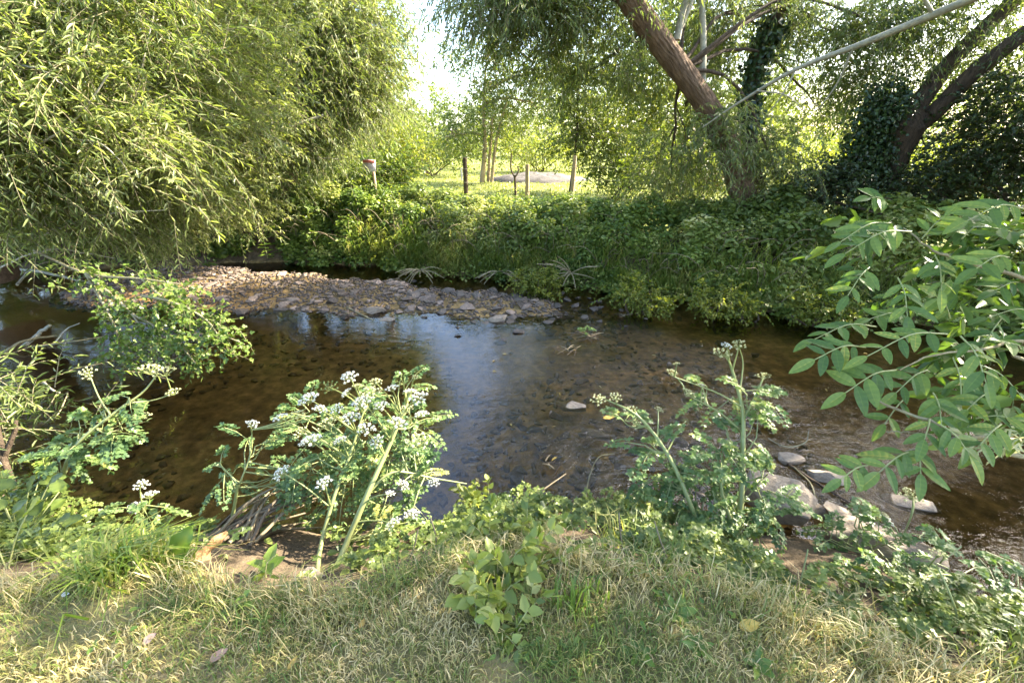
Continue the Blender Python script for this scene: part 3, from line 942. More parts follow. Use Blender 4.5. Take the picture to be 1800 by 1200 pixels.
# field and background
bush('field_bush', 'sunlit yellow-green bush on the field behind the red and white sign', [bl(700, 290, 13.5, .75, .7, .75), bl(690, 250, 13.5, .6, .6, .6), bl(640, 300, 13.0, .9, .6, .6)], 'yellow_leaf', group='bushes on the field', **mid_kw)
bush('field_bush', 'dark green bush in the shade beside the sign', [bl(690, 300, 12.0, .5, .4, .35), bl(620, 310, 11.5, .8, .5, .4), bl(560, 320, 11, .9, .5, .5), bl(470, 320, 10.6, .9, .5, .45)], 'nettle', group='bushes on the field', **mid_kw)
T1 = tree('field_tree', 'slim many-stemmed tree standing on the field behind the fence posts', A3([-1.25, 19, .05]), [pY(852, 260, 19), pY(850, 190, 19), pY(855, 100, 19)], [.11, .09, .06, .03],
          [bl(845, 210, 19, 1.5, 1.2, 1.0), bl(800, 240, 18.5, .9, .9, .7, .7), bl(870, 150, 19, 1.8, 1.3, 1.2), bl(850, 90, 19, 1.6, 1.3, 1.0), bl(930, 180, 19.5, 1.6, 1.2, 1.0), bl(940, 110, 20, 1.6, 1.4, 1.3), bl(1000, 150, 19, 1.4, 1.2, 1.4), (A3([.2, 19, 7.4]), (1.5, 1.3, 1.4), 1), (A3([2.0, 19, 8.0]), (1.8, 1.3, 1.5), 1.1), (A3([.8, 19, 10.4]), (1.8, 1.4, 1.6), 1), (A3([3.6, 19.5, 7.0]), (1.8, 1.3, 1.6), 1.1), (A3([3.2, 19, 10]), (1.7, 1.3, 1.5), .9)],  # topmost blobs, out of view, added to narrow the reflected sky patch
          'field_leaf', 'post', group='trees on the field', tw=8, clumps=34, L=.8, droop=.35, k=8, leafL=.15, leafW=.055, shape='lance', sig=.32, limb_r=.06)
g = Geo()
for pts in ([A3([-.85, 19, .05]), pY(872, 250, 19), pY(890, 180, 19)], [A3([-1.0, 19.1, .05]), pY(862, 255, 19.1), pY(868, 170, 19.1)]):
    g = Geo()
    tube(g, spline(pts, 10), [.08, .06, .04], 8)
    g.build('stem', M['post'], T1, smooth=True)
tree('field_tree', 'young leafy tree beside the third fence post', A3([1.65, 13, .02]), [pY(1012, 260, 13), pY(1015, 190, 13), pY(1018, 120, 13)], [.05, .04, .03, .02],
     [bl(1010, 240, 13, .6, .5, .5, .7), bl(1030, 190, 13, .7, .6, .6), bl(1060, 250, 13, .6, .5, .5, .8), bl(1010, 130, 13, .7, .6, .7)], 'field_leaf', 'bark_dark', group='trees on the field', limb_r=.02, **mid_kw)
bush('hedge_bush', 'bright yellow-green bush glowing behind the middle fence post', [bl(945, 245, 26, 2.2, 1.5, 1.3), bl(920, 262, 25, 1.8, 1, .8), bl(990, 270, 26, 1.6, 1, 1)], 'yellow_leaf', group='hedge bushes behind the field', **far_kw)
bush('hedge_bush', 'dull green bush at the far end of the field below the sky gap', [bl(760, 265, 30, 2.4, 1.5, 1.3), bl(800, 275, 28, 2, 1.2, 1.0), bl(730, 245, 33, 2.2, 1.4, 1.6)], 'field_leaf', group='hedge bushes behind the field', **far_kw)
bush('hedge_bush', 'pale green rounded bush left of the leaning trunk', [bl(1110, 220, 15, 1.3, 1, 1.2), bl(1150, 170, 16, 1.3, 1, 1.2), bl(1090, 170, 17, 1.2, 1, 1.2)], 'yellow_leaf', group='hedge bushes behind the field', **dict(mid_kw, leafL=.12, leafW=.06))
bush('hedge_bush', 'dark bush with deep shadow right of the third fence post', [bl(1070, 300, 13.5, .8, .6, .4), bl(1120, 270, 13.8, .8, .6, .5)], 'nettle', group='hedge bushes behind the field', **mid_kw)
bush('hedge_bush', 'broad pale bush low behind the leaning trunk', [bl(1190, 290, 11.5, .9, .6, .45), bl(1240, 310, 11, .7, .5, .35), bl(1160, 310, 10.5, .8, .5, .3)], 'field_leaf', group='hedge bushes behind the field', **mid_kw)
bush('dry_bush', 'small rust-coloured dry bush just left of the leaning trunk', [bl(1232, 302, 11.5, .45, .3, .28)], 'dry_brown', group='hedge bushes behind the field', **dict(mid_kw, clumps=20))
bush('hedge_bush', 'sunlit yellowish bush between the leaning trunk and the pollard', [bl(1430, 280, 17, 1.6, 1, 1.1), bl(1380, 295, 16, 1.2, .8, .8)], 'yellow_leaf', group='hedge bushes behind the field', **far_kw)
bush('hedge_bush', 'sunlit low bush glimpsed right of the pollard trunk', [bl(1650, 300, 17, 1.8, 1, .8), bl(1600, 305, 16, 1.0, .8, .6)], 'yellow_leaf', group='hedge bushes behind the field', **far_kw)
bush('hedge_bush', 'dense bush added behind the big willow to block the sky reflection', [(A3([-9.3, 9.8, 1.5]), (1.6, .8, 1.3), 1), (A3([-7.4, 10.0, 1.6]), (1.4, .7, 1.4), 1), (A3([-11.5, 9.7, 1.8]), (1.6, .9, 1.6), 1), (A3([-10, 10.4, 3.8]), (2, .9, 1.4), 1), (A3([-6.4, 10.6, 3.0]), (1.4, .7, 1.2), .8), (A3([-13.2, 10, 2.0]), (1.8, .9, 1.9), 1.2), (A3([-13.5, 11, 4.6]), (2, 1, 1.6), 1.2), (A3([-11, 10.8, 5.4]), (2, 1, 1.4), 1), (A3([-15.6, 10.5, 3]), (2, 1, 2.2), 1.2)], 'field_leaf', group='bushes on the field', **dict(mid_kw, tw=14, clumps=44))  # added so the left shallows stop mirroring open sky
bush('hedge_bush', 'bright bush glowing behind the willows at the left', [bl(400, 240, 19, 2.4, 1.2, 1.4), bl(250, 230, 18, 2.4, 1.2, 1.4), bl(550, 225, 21, 2.4, 1.2, 1.3)], 'yellow_leaf', group='hedge bushes behind the field', **far_kw)
tree('field_tree', 'tall pale green tree filling the view behind the leaning trunk', A3([5.6, 15, .1]), [A3([5.5, 15, 2]), A3([5.3, 15, 4]), A3([5.3, 15, 7])], [.2, .15, .1, .05],
     [bl(1150, 120, 14.5, 1.5, 1, 1.3), bl(1260, 130, 14.5, 1.4, 1, 1.3), bl(1200, 30, 15, 1.8, 1.2, 1.4), bl(1340, 200, 15, 1.4, 1, 1.0), bl(1330, 90, 15.5, 1.6, 1.1, 1.2, .8), bl(1220, 210, 14.5, 1.3, .9, .9), bl(1100, 60, 15, 1.4, 1, 1.2, .8), bl(1250, -80, 15, 2, 1.3, 1.5, .8)],
     'field_leaf', 'bark_dark', group='trees on the field', tw=8, clumps=34, L=.7, droop=.35, k=8, leafL=.14, leafW=.055, shape='lance', sig=.32, limb_r=.06)
g, gt = Geo(), Geo()
hb = []
for x in np.arange(-70, 75, 4.5):
    h = 4.2 + rng.uniform(0, 1.8)
    yy = 46 + rng.normal(0, 2) - abs(x) * .12
    hb.append((A3([x, yy, float(height(x, yy)) + h * .5]), (3.2, 1.8, h * .62), 1.0))
crown(g, None, hb, tw=10, clumps=60, L=1.0, droop=.2, k=7, leafL=.26, leafW=.13, shape='ovate', sig=.5, hang=.1, rbase=.5)
o = g.build('far_hedge_foliage', M['willow_dark'], kind='stuff')
tag(o, 'distant hedgerow closing the far end of the field', 'hedge', kind='stuff')

bush('hedge_bush', 'grey-green bushes closing the field under the sky gap', [bl(745, 235, 24, 1.6, 1.2, 1.0), bl(715, 255, 22, 1.2, 1, .8), bl(800, 262, 23, 1.4, 1, .7)], 'field_leaf', group='hedge bushes behind the field', **far_kw)
# grey heap on the field
g = Geo()
hc = pY(945, 312, 20)
u, v = np.meshgrid(np.linspace(0, 2 * PI, 49), np.linspace(0, 1, 12))
rr = 1 - v
hx = hc[0] + 2.1 * rr * np.cos(u) * (1 + .12 * np.sin(u * 3) + .05 * np.sin(u * 7))
hy = hc[1] + 1.1 * rr * np.sin(u)
hz = height(hx, hy) - .03 + .36 * np.sin(v * PI / 2) ** .6 * (1 + .22 * vn(hx * 3, hy * 3) + .16 * vn(hx * 9, hy * 9)) 
k = 49
i = (np.arange(11)[:, None] * k + np.arange(48)[None]).ravel()
g.add(np.stack([hx, hy, hz], -1).reshape(-1, 3), np.stack([i, i + 1, i + k + 1, i + k], 1))
o = g.build('soil_heap', M['heap'], smooth=True, origin=A3([hc[0], hc[1], 0]))
tag(o, 'long low heap of grey soil on the field behind the fence posts', 'heap')

# field grass
g = Geo()
n = 16000
yy = 10.5 + rng.uniform(0, 1, n) ** 1.6 * 22
xx = rng.uniform(-.5, .35, n) * yy * 1.1
blades(g, np.column_stack([xx, yy, height(xx, yy)]), rng.uniform(0, 6.28, n), rng.uniform(.05, .13, n), .012 + yy * .0012, rng.uniform(.2, .9, n), rng.uniform(.35, 1, n))
o = g.build('field_grass', M['field_grass'], kind='stuff')
tag(o, 'short sunlit yellow-green grass of the field beyond the stream', 'grass', kind='stuff')

# ------------------------------------------------------------------ fence posts, sapling, sign
def post(x, ytop, Y, w, label, lean=0.0, mat='post'):
    t = pY(x, ytop, Y)
    b = A3([t[0] + lean, Y, float(height(t[0], Y)) - .1])
    root = thing('fence_post', label, 'post', b, 'fence posts along the far bank')
    g = Geo()
    p = spline([b, (b + t) / 2 + rng.normal(0, .006, 3), t], 10)
    tube(g, p, [w / 2 * 1.05, w / 2, w / 2 * .95], 12, ridge=.02)
    g.build('shaft', M[mat], root, smooth=False)
    g = Geo()
    th = np.linspace(0, 2 * PI, 13)[:-1]
    for hz_ in (.25, .55):
        q = t - A3([0, 0, hz_])
        g2 = np.column_stack([q[0] + (w / 2 + .004) * np.cos(th), q[1] + (w / 2 + .004) * np.sin(th), np.full(12, q[2])])
        tube(g, np.vstack([g2, g2[:1]]), .004, 4, cap=False)
    g.build('wire_wrap', M['bark_pale'], root, kind='stuff')
    return t

t1 = post(817, 277, 11, .11, 'shaded brown fence post nearest the sign', 0, 'bark_dark')  # dark bark material stands in for the shade on this post
t2 = post(927, 289, 11, .10, 'sunlit tan fence post in the middle of the three')
t3 = post(1011, 274, 11.5, .095, 'slanting fence post wrapped in leaves beside the young tree', -.05)
w_ = Geo()
for h_ in (.25, .55):
    a, b, c = t1 - A3([0, 0, h_]), t2 - A3([0, 0, h_]), t3 - A3([0, 0, h_])
    for p, q in ((a + A3([-5, .2, 0]), a), (a, b), (b, c), (c, c + A3([6, -1.5, 0]))):
        m_ = (p + q) / 2 - A3([0, 0, .02])
        tube(w_, spline([p, m_, q], 8), .0025, 4)
o = w_.build('fence_wire', M['bark_pale'])
tag(o, 'thin wire strung along the fence posts', 'wire')
o['kind'] = 'stuff'
# little tree guard strip
g = Geo()
sp_ = A3([t1[0] - .085, 10.95, 0])
tube(g, [sp_ + A3([0, 0, .75]), sp_ + A3([0, 0, 1.02])], .022, 8)
o = g.build('white_marker', M['sign_white'], origin=sp_)
tag(o, 'narrow white plastic marker against the shaded fence post', 'marker')

sb = pY(905, 345, 11.2)
sb[2] = float(height(sb[0], sb[1]))
sap = thing('bare_sapling', 'small bare forked sapling between the two left fence posts', 'sapling', sb)
g = Geo()
f_ = pY(905, 312, 11.2)
tube(g, spline([sb - A3([0, 0, .1]), (sb + f_) / 2 + A3([.02, 0, 0]), f_], 8), [.04, .035, .03], 8)
g.build('trunk', M['bark_dark'], sap, smooth=True)
for q in ([f_, pY(898, 296, 11.2), pY(899, 270, 11.2)], [f_, pY(911, 302, 11.2), pY(910, 292, 11.2)]):
    g = Geo()
    tube(g, spline(q, 8), [.024, .016], 6)
    g.build('fork', M['bark_dark'], sap, smooth=True)


def box(g, c, s, rot=None, mi=0):
    v = A3([(x, y, z) for x in (-.5, .5) for y in (-.5, .5) for z in (-.5, .5)]) * A3(s)
    if rot is not None:
        v = v @ A3(rot.to_matrix()).T
    g.add(v + A3(c), [(0, 1, 3, 2), (4, 6, 7, 5), (0, 4, 5, 1), (2, 3, 7, 6), (0, 2, 6, 4), (1, 5, 7, 3)], .5, mi)

sg = pY(649, 291, 9.9)
sgb = A3([sg[0] + .03, 9.96, float(height(sg[0], 9.96)) - .1])
sign = thing('warning_sign', 'small white sign with a red header on a wooden stake above the brambles', 'sign', sgb)
rt = Euler((R(-4), R(3), R(-6)))
mt = A3(rt.to_matrix())
g = Geo()
box(g, sgb + A3([.02, .02, (sg[2] - sgb[2]) / 2]), (.055, .04, sg[2] - sgb[2] + .06))
g.build('stake', M['post'], sign)
g = Geo()
box(g, sg, (.28, .008, .24), rt)
pn = g.build('panel', M['sign_white'], sign)
g = Geo()
box(g, sg + mt @ A3([0, -.006, .08]), (.255, .006, .062), rt)
g.build('red_header', M['sign_red'], pn)
for k_, (zz, ww) in enumerate(((.03, .2), (.005, .17), (-.02, .2), (-.045, .14), (-.07, .18))):
    g = Geo()
    box(g, sg + mt @ A3([rng.normal(0, .005), -.0055, zz]), (ww, .004, .010), rt)
    g.build('text_line', M['sign_grey'], pn)

# ------------------------------------------------------------------ far bank thickets
def bank_profile(u):
    """u 0 at the water .. 1 over the top: (distance behind the waterline, height)"""
    d = np.interp(u, [0, .25, .6, .8, 1], [-.02, .22, .80, 1.3, 2.1])
    z = np.interp(u, [0, .25, .6, .8, 1], [-.70, -.38, .12, .28, .24])
    return d, z


def thicket(name, label, x0, x1, leaf, n, leafL, leafW, shape, group, top=0.0, u0=.0, stems=22, shoots=40):
    xm = (x0 + x1) / 2
    ym = float(far_edge(xm)) + .9
    root = thing(name, label, 'bush', A3([xm, ym, float(height(xm, ym))]), group)
    g, gs = Geo(), Geo()
    # leafy mounds of different size, tone and thickness over the bank
    nc = int(34 * (x1 - x0))
    cx = rng.uniform(x0 - .25, x1 + .25, nc)
    u = rng.uniform(u0, 1, nc) ** .9
    d, z = bank_profile(u)
    rad = rng.uniform(.08, .32, nc) * (.6 + .5 * u)
    cz = z + top * np.clip(u * 1.6, 0, 1) + rng.normal(0, .11, nc) * np.clip(u * 2, .3, 1)
    C = np.stack([cx, far_edge(cx) + d + rng.normal(0, .10, nc), cz], 1)
    tone = np.clip(rng.normal(.42, .24, nc) + .2 * vn(cx * 1.3, cz * 2.1, 4), .02, .98)
    wt = rad ** 2 * rng.uniform(.5, 1.4, nc)
    m = int(n * 3.0)
    ci = rng.choice(nc, m, p=wt / wt.sum())
    dirv = nrm(rng.normal(0, 1, (m, 3)) + A3([0, -.45, .5]))
    P = C[ci] + dirv * (rad[ci] * rng.uniform(.35, 1.1, m) ** .6)[:, None] * A3([1.15, .9, .85]) + rng.normal(0, .03, (m, 3))
    P[:, 2] = np.maximum(P[:, 2], np.maximum(height(P[:, 0], P[:, 1]), ZW) + .02)
    az = rng.uniform(0, 6.28, m)
    D = np.stack([np.cos(az), np.sin(az), rng.normal(-.3, .35, m)], 1) + dirv * .5
    sz = rng.uniform(.55, 1.3, m) * (.75 + .5 * rng.uniform(0, 1, nc)[ci])
    leaves(g, P, D, dirv + A3([0, -.2, .7]) + rng.normal(0, .35, (m, 3)), leafL * sz, leafW * sz, np.clip(tone[ci] + rng.normal(0, .18, m), 0, 1), shape)
    # upright shoots breaking the outline
    sx = rng.uniform(x0, x1, shoots)
    uu = rng.uniform(.35, 1, shoots)
    d, z = bank_profile(uu)
    P = np.stack([sx, far_edge(sx) + d, z + top * .6], 1)
    sprays(g, gs, P, rng.normal(0, .28, (shoots, 3)) + A3([0, -.15, 1]), rng.uniform(.2, .55, shoots), .12, 12, leafL * .9, leafW * .8, np.clip(rng.normal(.6, .15, shoots), 0, 1), shape, .3, .9, .004)
    g.build('foliage', M[leaf], root)
    for _ in range(stems):
        sx = rng.uniform(x0, x1)
        a = A3([sx, float(far_edge(sx)) + rng.uniform(.1, .8), 0])
        a[2] = float(height(a[0], a[1])) + .1
        e = a + A3([rng.normal(0, .4), rng.uniform(-.6, .0), rng.uniform(.1, .6)])
        tube(gs, spline([a, (a + e) / 2 + A3([0, -.1, .2]), e], 7), [.007, .003], 4)
    gs.build('stalks', M['dead'], root, kind='stuff')
    return root

G_ = 'thickets along the far bank'
thicket('bramble_bush', 'bramble bush added under the big willow left of the gravel bar', -11.5, -7.0, 'nettle', 5000, .09, .055, 'ovate', G_, .45)  # added to cover the bright sky reflected at the left
thicket('nettle_patch', 'dark green nettle patch behind the left half of the gravel bar', -7.4, -4.0, 'nettle', 6400, .085, .05, 'ovate', G_, .14)
thicket('bramble_bush', 'leafy bramble bush below the red and white sign', -4.6, -2.2, 'nettle', 6400, .075, .05, 'ovate', G_, .06)
thicket('bramble_bush', 'yellowish bramble bush hanging over the narrow channel behind the bar', -2.8, -1.0, 'bramble', 4800, .065, .042, 'ovate', G_, -.02)
thicket('bramble_bush', 'bramble bush below the shaded fence post', -1.4, .2, 'bramble', 4800, .07, .045, 'ovate', G_, -.02)
thicket('nettle_patch', 'nettle patch below the sunlit fence post', -.2, 1.6, 'nettle', 5000, .075, .042, 'ovate', G_, .02)
thicket('bramble_bush', 'dense bramble bush left of the foot of the leaning willow', 1.2, 3.4, 'nettle', 6000, .075, .045, 'ovate', G_, .10)
thicket('bramble_bush', 'bramble bush below the foot of the leaning willow', 2.9, 4.6, 'bramble', 5600, .08, .045, 'ovate', G_, .16)
thicket('bramble_bush', 'silvery shining bramble bush between leaning willow and pollard', 4.2, 6.4, 'bramble', 6200, .085, .05, 'ovate', G_, .22)
thicket('bramble_bush', 'shady bramble bush behind the ash branch under the pollard', 6.0, 9.5, 'nettle', 5200, .09, .055, 'ovate', G_, .25)

cr_kw = dict(tw=7, clumps=26, L=.2, droop=.35, k=8, leafL=.045, leafW=.03, shape='ovate', sig=.10, hang=.2, trad=.002)
for x_, y_, w_r, lab in ((690, 445, .42, 'glowing yellow-green herb clump over the channel behind the gravel bar'), (645, 425, .3, 'pale flowering herb clump beside the bare earth gap behind the bar'), (935, 490, .26, 'pale yellow cress clump at the waterline below the dead stalks'),
                        (1110, 515, .3, 'yellow-green cress clump jutting into the water right of the dead stalks'), (1260, 525, .3, 'pale cress clump at the waterline below the leaning willow'), (1430, 535, .3, 'yellowed cress clump at the waterline near the ash leaves')):
    c0 = pz(x_, y_, -.5)
    c0[1] -= .12
    bush('herb_clump', lab, [(c0, (w_r * 1.2, w_r * .6, w_r * .75), 1), (c0 + A3([w_r, -.05, -.1]), (w_r * .7, w_r * .5, w_r * .4), .6)], 'yellow_leaf', 'plant', 'herb clumps at the far waterline', **cr_kw)
# pale dock plant in front of the nettles
def leafy_herb(name, label, base, h, nl, leafL, leafW, leaf, shape='ovate', cat='plant', group=None, lean=(0, 0), tip=.6):
    root = thing(name, label, cat, base, group)
    base = A3(base)
    top = base + A3([lean[0], lean[1], h])
    pts = spline([base - A3([0, 0, .04]), (base + top) / 2 + A3([-lean[0] * .15, 0, 0]), top], 8)
    g = Geo()
    tube(g, pts, [.006, .003], 5, .4)
    g.build('stem', M['stem'], root, smooth=True)
    g = Geo()
    t = np.linspace(.12, 1, nl)
    i = (t * 7).astype(int)
    az = np.arange(nl) * 2.4 + rng.uniform(0, 6)
    D = np.stack([np.cos(az), np.sin(az), .45 - .5 * (1 - t)], 1)
    sz = 1 - (1 - tip) * t
    leaves(g, pts[i], D, np.tile(A3([0, 0, 1.0]), (nl, 1)) + rng.normal(0, .15, (nl, 3)), leafL * sz, leafW * sz, np.clip(rng.normal(.55, .2, nl), 0, 1), shape)
    g.build('leaves', M[leaf], root)
    return root

for (x, y, zz, h, lab) in ((490, 440, -.5, .55, 'pale tall dock plant rising in front of the nettles'), (470, 450, -.55, .4, 'short pale dock plant next to the tall one before the nettles')):
    leafy_herb('dock_plant', lab, pz(x, y, zz), h, 16, .2, .07, 'dock', group='dock plants on the far bank')

# grass and cress trailing along the far waterline
g = Geo()
n = 14000
x = rng.uniform(-3.4, 8, n)
clump = vn(x * 4.3, x * 1.1, 12)
ok = clump > rng.uniform(-1.2, .5, n)
x = x[ok]
n = len(x)
d = np.abs(rng.normal(0, .38, n)) - .05
y = far_edge(x) + d
z = np.maximum(height(x, y), ZW) + rng.uniform(0, .30, n)
blades(g, np.stack([x, y, z], 1), rng.normal(-PI / 2, .7, n), rng.uniform(.15, .5, n), rng.uniform(.008, .016, n), rng.uniform(.5, 1.1, n), np.clip(.55 + .3 * vn(x * 3, y) + rng.normal(0, .2, n), 0, 1))
o = g.build('waterline_grass', M['bank_grass'], kind='stuff')
tag(o, 'pale grass hanging over the far waterline', 'grass', kind='stuff')
g = Geo()
n = 7500
x = rng.uniform(-2.6, 8, n)
ok = vn(x * 3.1, x * .7, 21) > rng.uniform(-.9, .6, n)
x = x[ok]
n = len(x)
y = far_edge(x) + rng.normal(.02, .17, n)
z = np.maximum(height(x, y), ZW) + np.abs(rng.normal(.05, .10, n))
az = rng.uniform(0, 6.28, n)
leaves(g, np.stack([x, y, z], 1), np.stack([np.cos(az), np.sin(az), rng.normal(0, .3, n)], 1), A3([0, -.4, 1]) + rng.normal(0, .4, (n, 3)), rng.uniform(.04, .08, n), rng.uniform(.035, .06, n),
       np.clip(.6 + .3 * vn(x * 2, y * 2) + rng.normal(0, .2, n), 0, 1), 'lobed')
o = g.build('waterline_cress_foliage', M['bank_grass'], kind='stuff')
tag(o, 'low yellowish cress matted along the foot of the far bank', 'ground cover', kind='stuff')

# bleached dead stalks splayed on the far bank
def stalk_fan(label, c, n, L, cat='dead stalks', up=.6):
    root = thing('dead_stalk_tuft', label, cat, c, 'dead stalk tufts on the far bank')
    for _ in range(n):
        az = rng.uniform(0, 6.28)
        e = c + A3([math.cos(az) * L * rng.uniform(.4, 1), -abs(math.sin(az)) * L * .5 - .05, L * rng.uniform(-.4, up)])
        g = Geo()
        tube(g, spline([c, (c + e) / 2 + A3([0, 0, .05]), e], 6), [.011, .005], 5, 1.0)
        g.build('stalk', M['dead'], root, smooth=True)
stalk_fan('splayed pale dead stalks on the bare bank below the shaded post', pz(997, 470, -.5) + A3([0, -.55, .05]), 14, .75)
stalk_fan('bleached bent reeds lying at the channel behind the gravel bar', pz(745, 472, -.62) + A3([0, -.3, .05]), 18, .5, up=.1)
stalk_fan('pale dead stalks trailing into the water below the bank', pz(880, 478, -.65) + A3([0, -.25, .08]), 11, .55, up=.1)
# ------------------------------------------------------------------ near side
def pg(x, y, dz=0.0):
    """where the view ray through a photo pixel meets the ground"""
    r = ray(x, y)
    t = np.linspace(.8, 14, 2600)
    p = CAM[None] + r[None] * t[:, None]
    h = np.maximum(height(p[:, 0], p[:, 1]), -5)
    i = int(np.argmax(p[:, 2] <= h))
    q = p[i].copy()
    q[2] = h[i] + dz
    return q


def fronds(g, gt, P, D, L, r, ls=.03, pairs=4, droop=.35):
    n = len(P)
    D = nrm(D)
    up = A3([0, 0, 1.0])
    S = nrm(np.cross(D, up) + 1e-3)
    L = np.broadcast_to(L, (n,))
    allP, allD, allL, allr, allN = [], [], [], [], []
    for j in range(pairs + 1):
        t = .32 + .68 * j / pairs
        c = P + D * (L * t)[:, None] - up * (droop * L * t * t)[:, None]
        tan = nrm(D - up * (2 * droop * t))
        for sg_ in ((-1, 1) if j < pairs else (0,)):
            pdn = nrm(tan * .7 + S * sg_ * .9) if sg_ else tan
            pl = L * (.36 - .22 * t)
            c2 = c + pdn * pl[:, None] * .6
            for k_, (fw, sd) in enumerate(((1, 0), (.45, .9), (.45, -.9))):
                sv = nrm(np.cross(pdn, up) + 1e-3)
                d = nrm(pdn * fw + sv * sd + rng.normal(0, .18, (n, 3)) - up * .15)
                allP.append(c2 if k_ else c2 + pdn * pl[:, None] * .15)
                allD.append(d)
                allL.append(ls * rng.uniform(.75, 1.3, n))
                allN.append(up + rng.normal(0, .35, (n, 3)))
                allr.append(np.clip(np.broadcast_to(r, (n,)) + rng.normal(0, .13, n), 0, 1))
    Ls = np.concatenate(allL)
    leaves(g, np.vstack(allP), np.vstack(allD), np.vstack(allN), Ls, Ls * .95, np.concatenate(allr), 'lobed')
    if gt is not None:
        tt = A3([0, .5, 1.0])
        for q in range(n):
            c = P[q] + D[q] * (L[q] * tt)[:, None] - up * (droop * L[q] * tt ** 2)[:, None]
            tube(gt, c, [.0035, .0015], 4, .4, cap=False)


def umbel_mesh(name, seed, nray, nfl, mats, ballr=.085, fl=.027):
    q = np.random.default_rng(seed)
    g = Geo()
    for k_ in range(nray):
        rr = math.sqrt((k_ + .4) / nray) * .47
        a = k_ * 2.4 + q.uniform(-.2, .2)
        c = A3([rr * math.cos(a), rr * math.sin(a), .42 - .55 * rr * rr * 1.6 + q.normal(0, .012)])
        tube(g, spline([A3([0, 0, 0]), c * A3([.55, .55, .6]), c - A3([0, 0, .04])], 4), [.012, .008], 4, .4, 0, cap=False)
        d = nrm(q.normal(0, 1, (nfl, 3)) + A3([0, 0, .9]))
        P = c + d * ballr * q.uniform(.7, 1.05, (nfl, 1))
        n = len(P)
        ax = nrm(np.cross(d, q.normal(0, 1, (nfl, 3))))
        T = np.cross(d, ax)
        th = np.arange(5) / 5 * 2 * PI
        V = np.concatenate([P[:, None] + d[:, None] * fl * .3, P[:, None] + fl * (np.cos(th)[None, :, None] * ax[:, None] + np.sin(th)[None, :, None] * T[:, None])], 1)
        F = A3([(0, 1 + e, 1 + (e + 1) % 5) for e in range(5)])
        g.add(V.reshape(-1, 3), (np.arange(n)[:, None, None] * 6 + F[None]).reshape(-1, 3), np.repeat(q.uniform(0, 1, n), 6), 1)
    return g.mesh(name, mats)


UM = {'w': [umbel_mesh('umbel', 10 + q, 17, 20, [M['stem'], M['white_flower']]) for q in range(3)],
      'c': [umbel_mesh('umbel', 20 + q, 15, 12, [M['stem'], M['cream_flower']], .075, .028) for q in range(3)],
      'g': [umbel_mesh('umbel', 30 + q, 13, 8, [M['stem'], M['hemlock']], .06, .026) for q in range(2)]}


def dropwort(label, base, stems, foliage, umbels, name='dropwort_plant', rb=.5, ls=.028, frL=(.12, .24)):
    """stems: (list of points, radii); foliage: (point, radii, number of fronds); umbels: (point, diameter, kind)"""
    root = thing(name, label, 'plant', base, 'white-flowered dropwort plants on the near bank')
    cl = []
    for pts, rad in stems:
        p = spline(pts, 16)
        g = Geo()
        tube(g, p, rad, 9, np.linspace(.65, .3, 16).repeat(9), cap=False)
        g.build('stem', M['stem'], root, smooth=True)
        cl.append(p)
    cl = np.vstack(cl)
    g, gt = Geo(), Geo()
    for c, rad, n in foliage:
        n = max(3, int(n * .75))
        P = A3(c) + in_ball(n, .6) * A3(rad)
        D = rng.normal(0, .7, (n, 3)) + nrm(P - A3(c)) * .8 + A3([0, 0, .25])
        fronds(g, gt, P, D, rng.uniform(*frL, n), rb + rng.normal(0, .15, n), ls, 5)
        for q in range(min(5, n)):
            s = cl[np.argmin(np.linalg.norm(cl - P[q] + A3([0, 0, .08]), axis=1))]
            tube(gt, spline([s, (s + P[q]) / 2 - A3([0, 0, .02]), P[q]], 5), [.005, .003], 4, .4, cap=False)
    for p, d, kd in umbels:
        p = A3(p)
        s = cl[np.argmin(np.linalg.norm(cl - p + A3([0, 0, .14]), axis=1))]
        tube(gt, spline([s, (s + p) / 2 + A3([0, 0, .02]), p], 6), [.005, .003], 5, .3, cap=False)
        v = nrm(p - s)
        tilt = (rng.normal(0, .2) - v[1] * .3, rng.normal(0, .2) + v[0] * .3, rng.uniform(0, 6.28))
        place('umbel', UM[kd][rng.integers(len(UM[kd]))], root, p - A3([0, 0, .2 * d]), tilt, (d, d, d * .95))
    g.build('leaves', M['hemlock'], root)
    gt.build('leaf_stalks', M['stem'], root, kind='stuff')
    return root


def us(lst, Yf):
    """umbel list from photo pixels: (x, y, size px, kind) at depth Yf(x, y)"""
    out = []
    for x, y, s, kd in lst:
        Y = Yf(x, y) + rng.normal(0, .05)
        p = pY(x, y, Y)
        d = s / FPX * (Y / ray(x, y)[1])
        out.append((p, d * 1.12, kd))
    return out


def fo(lst):
    return [(pY(x, y, Y), (r_, r_ * .9, r_ * .8), n) for x, y, Y, r_, n in lst]


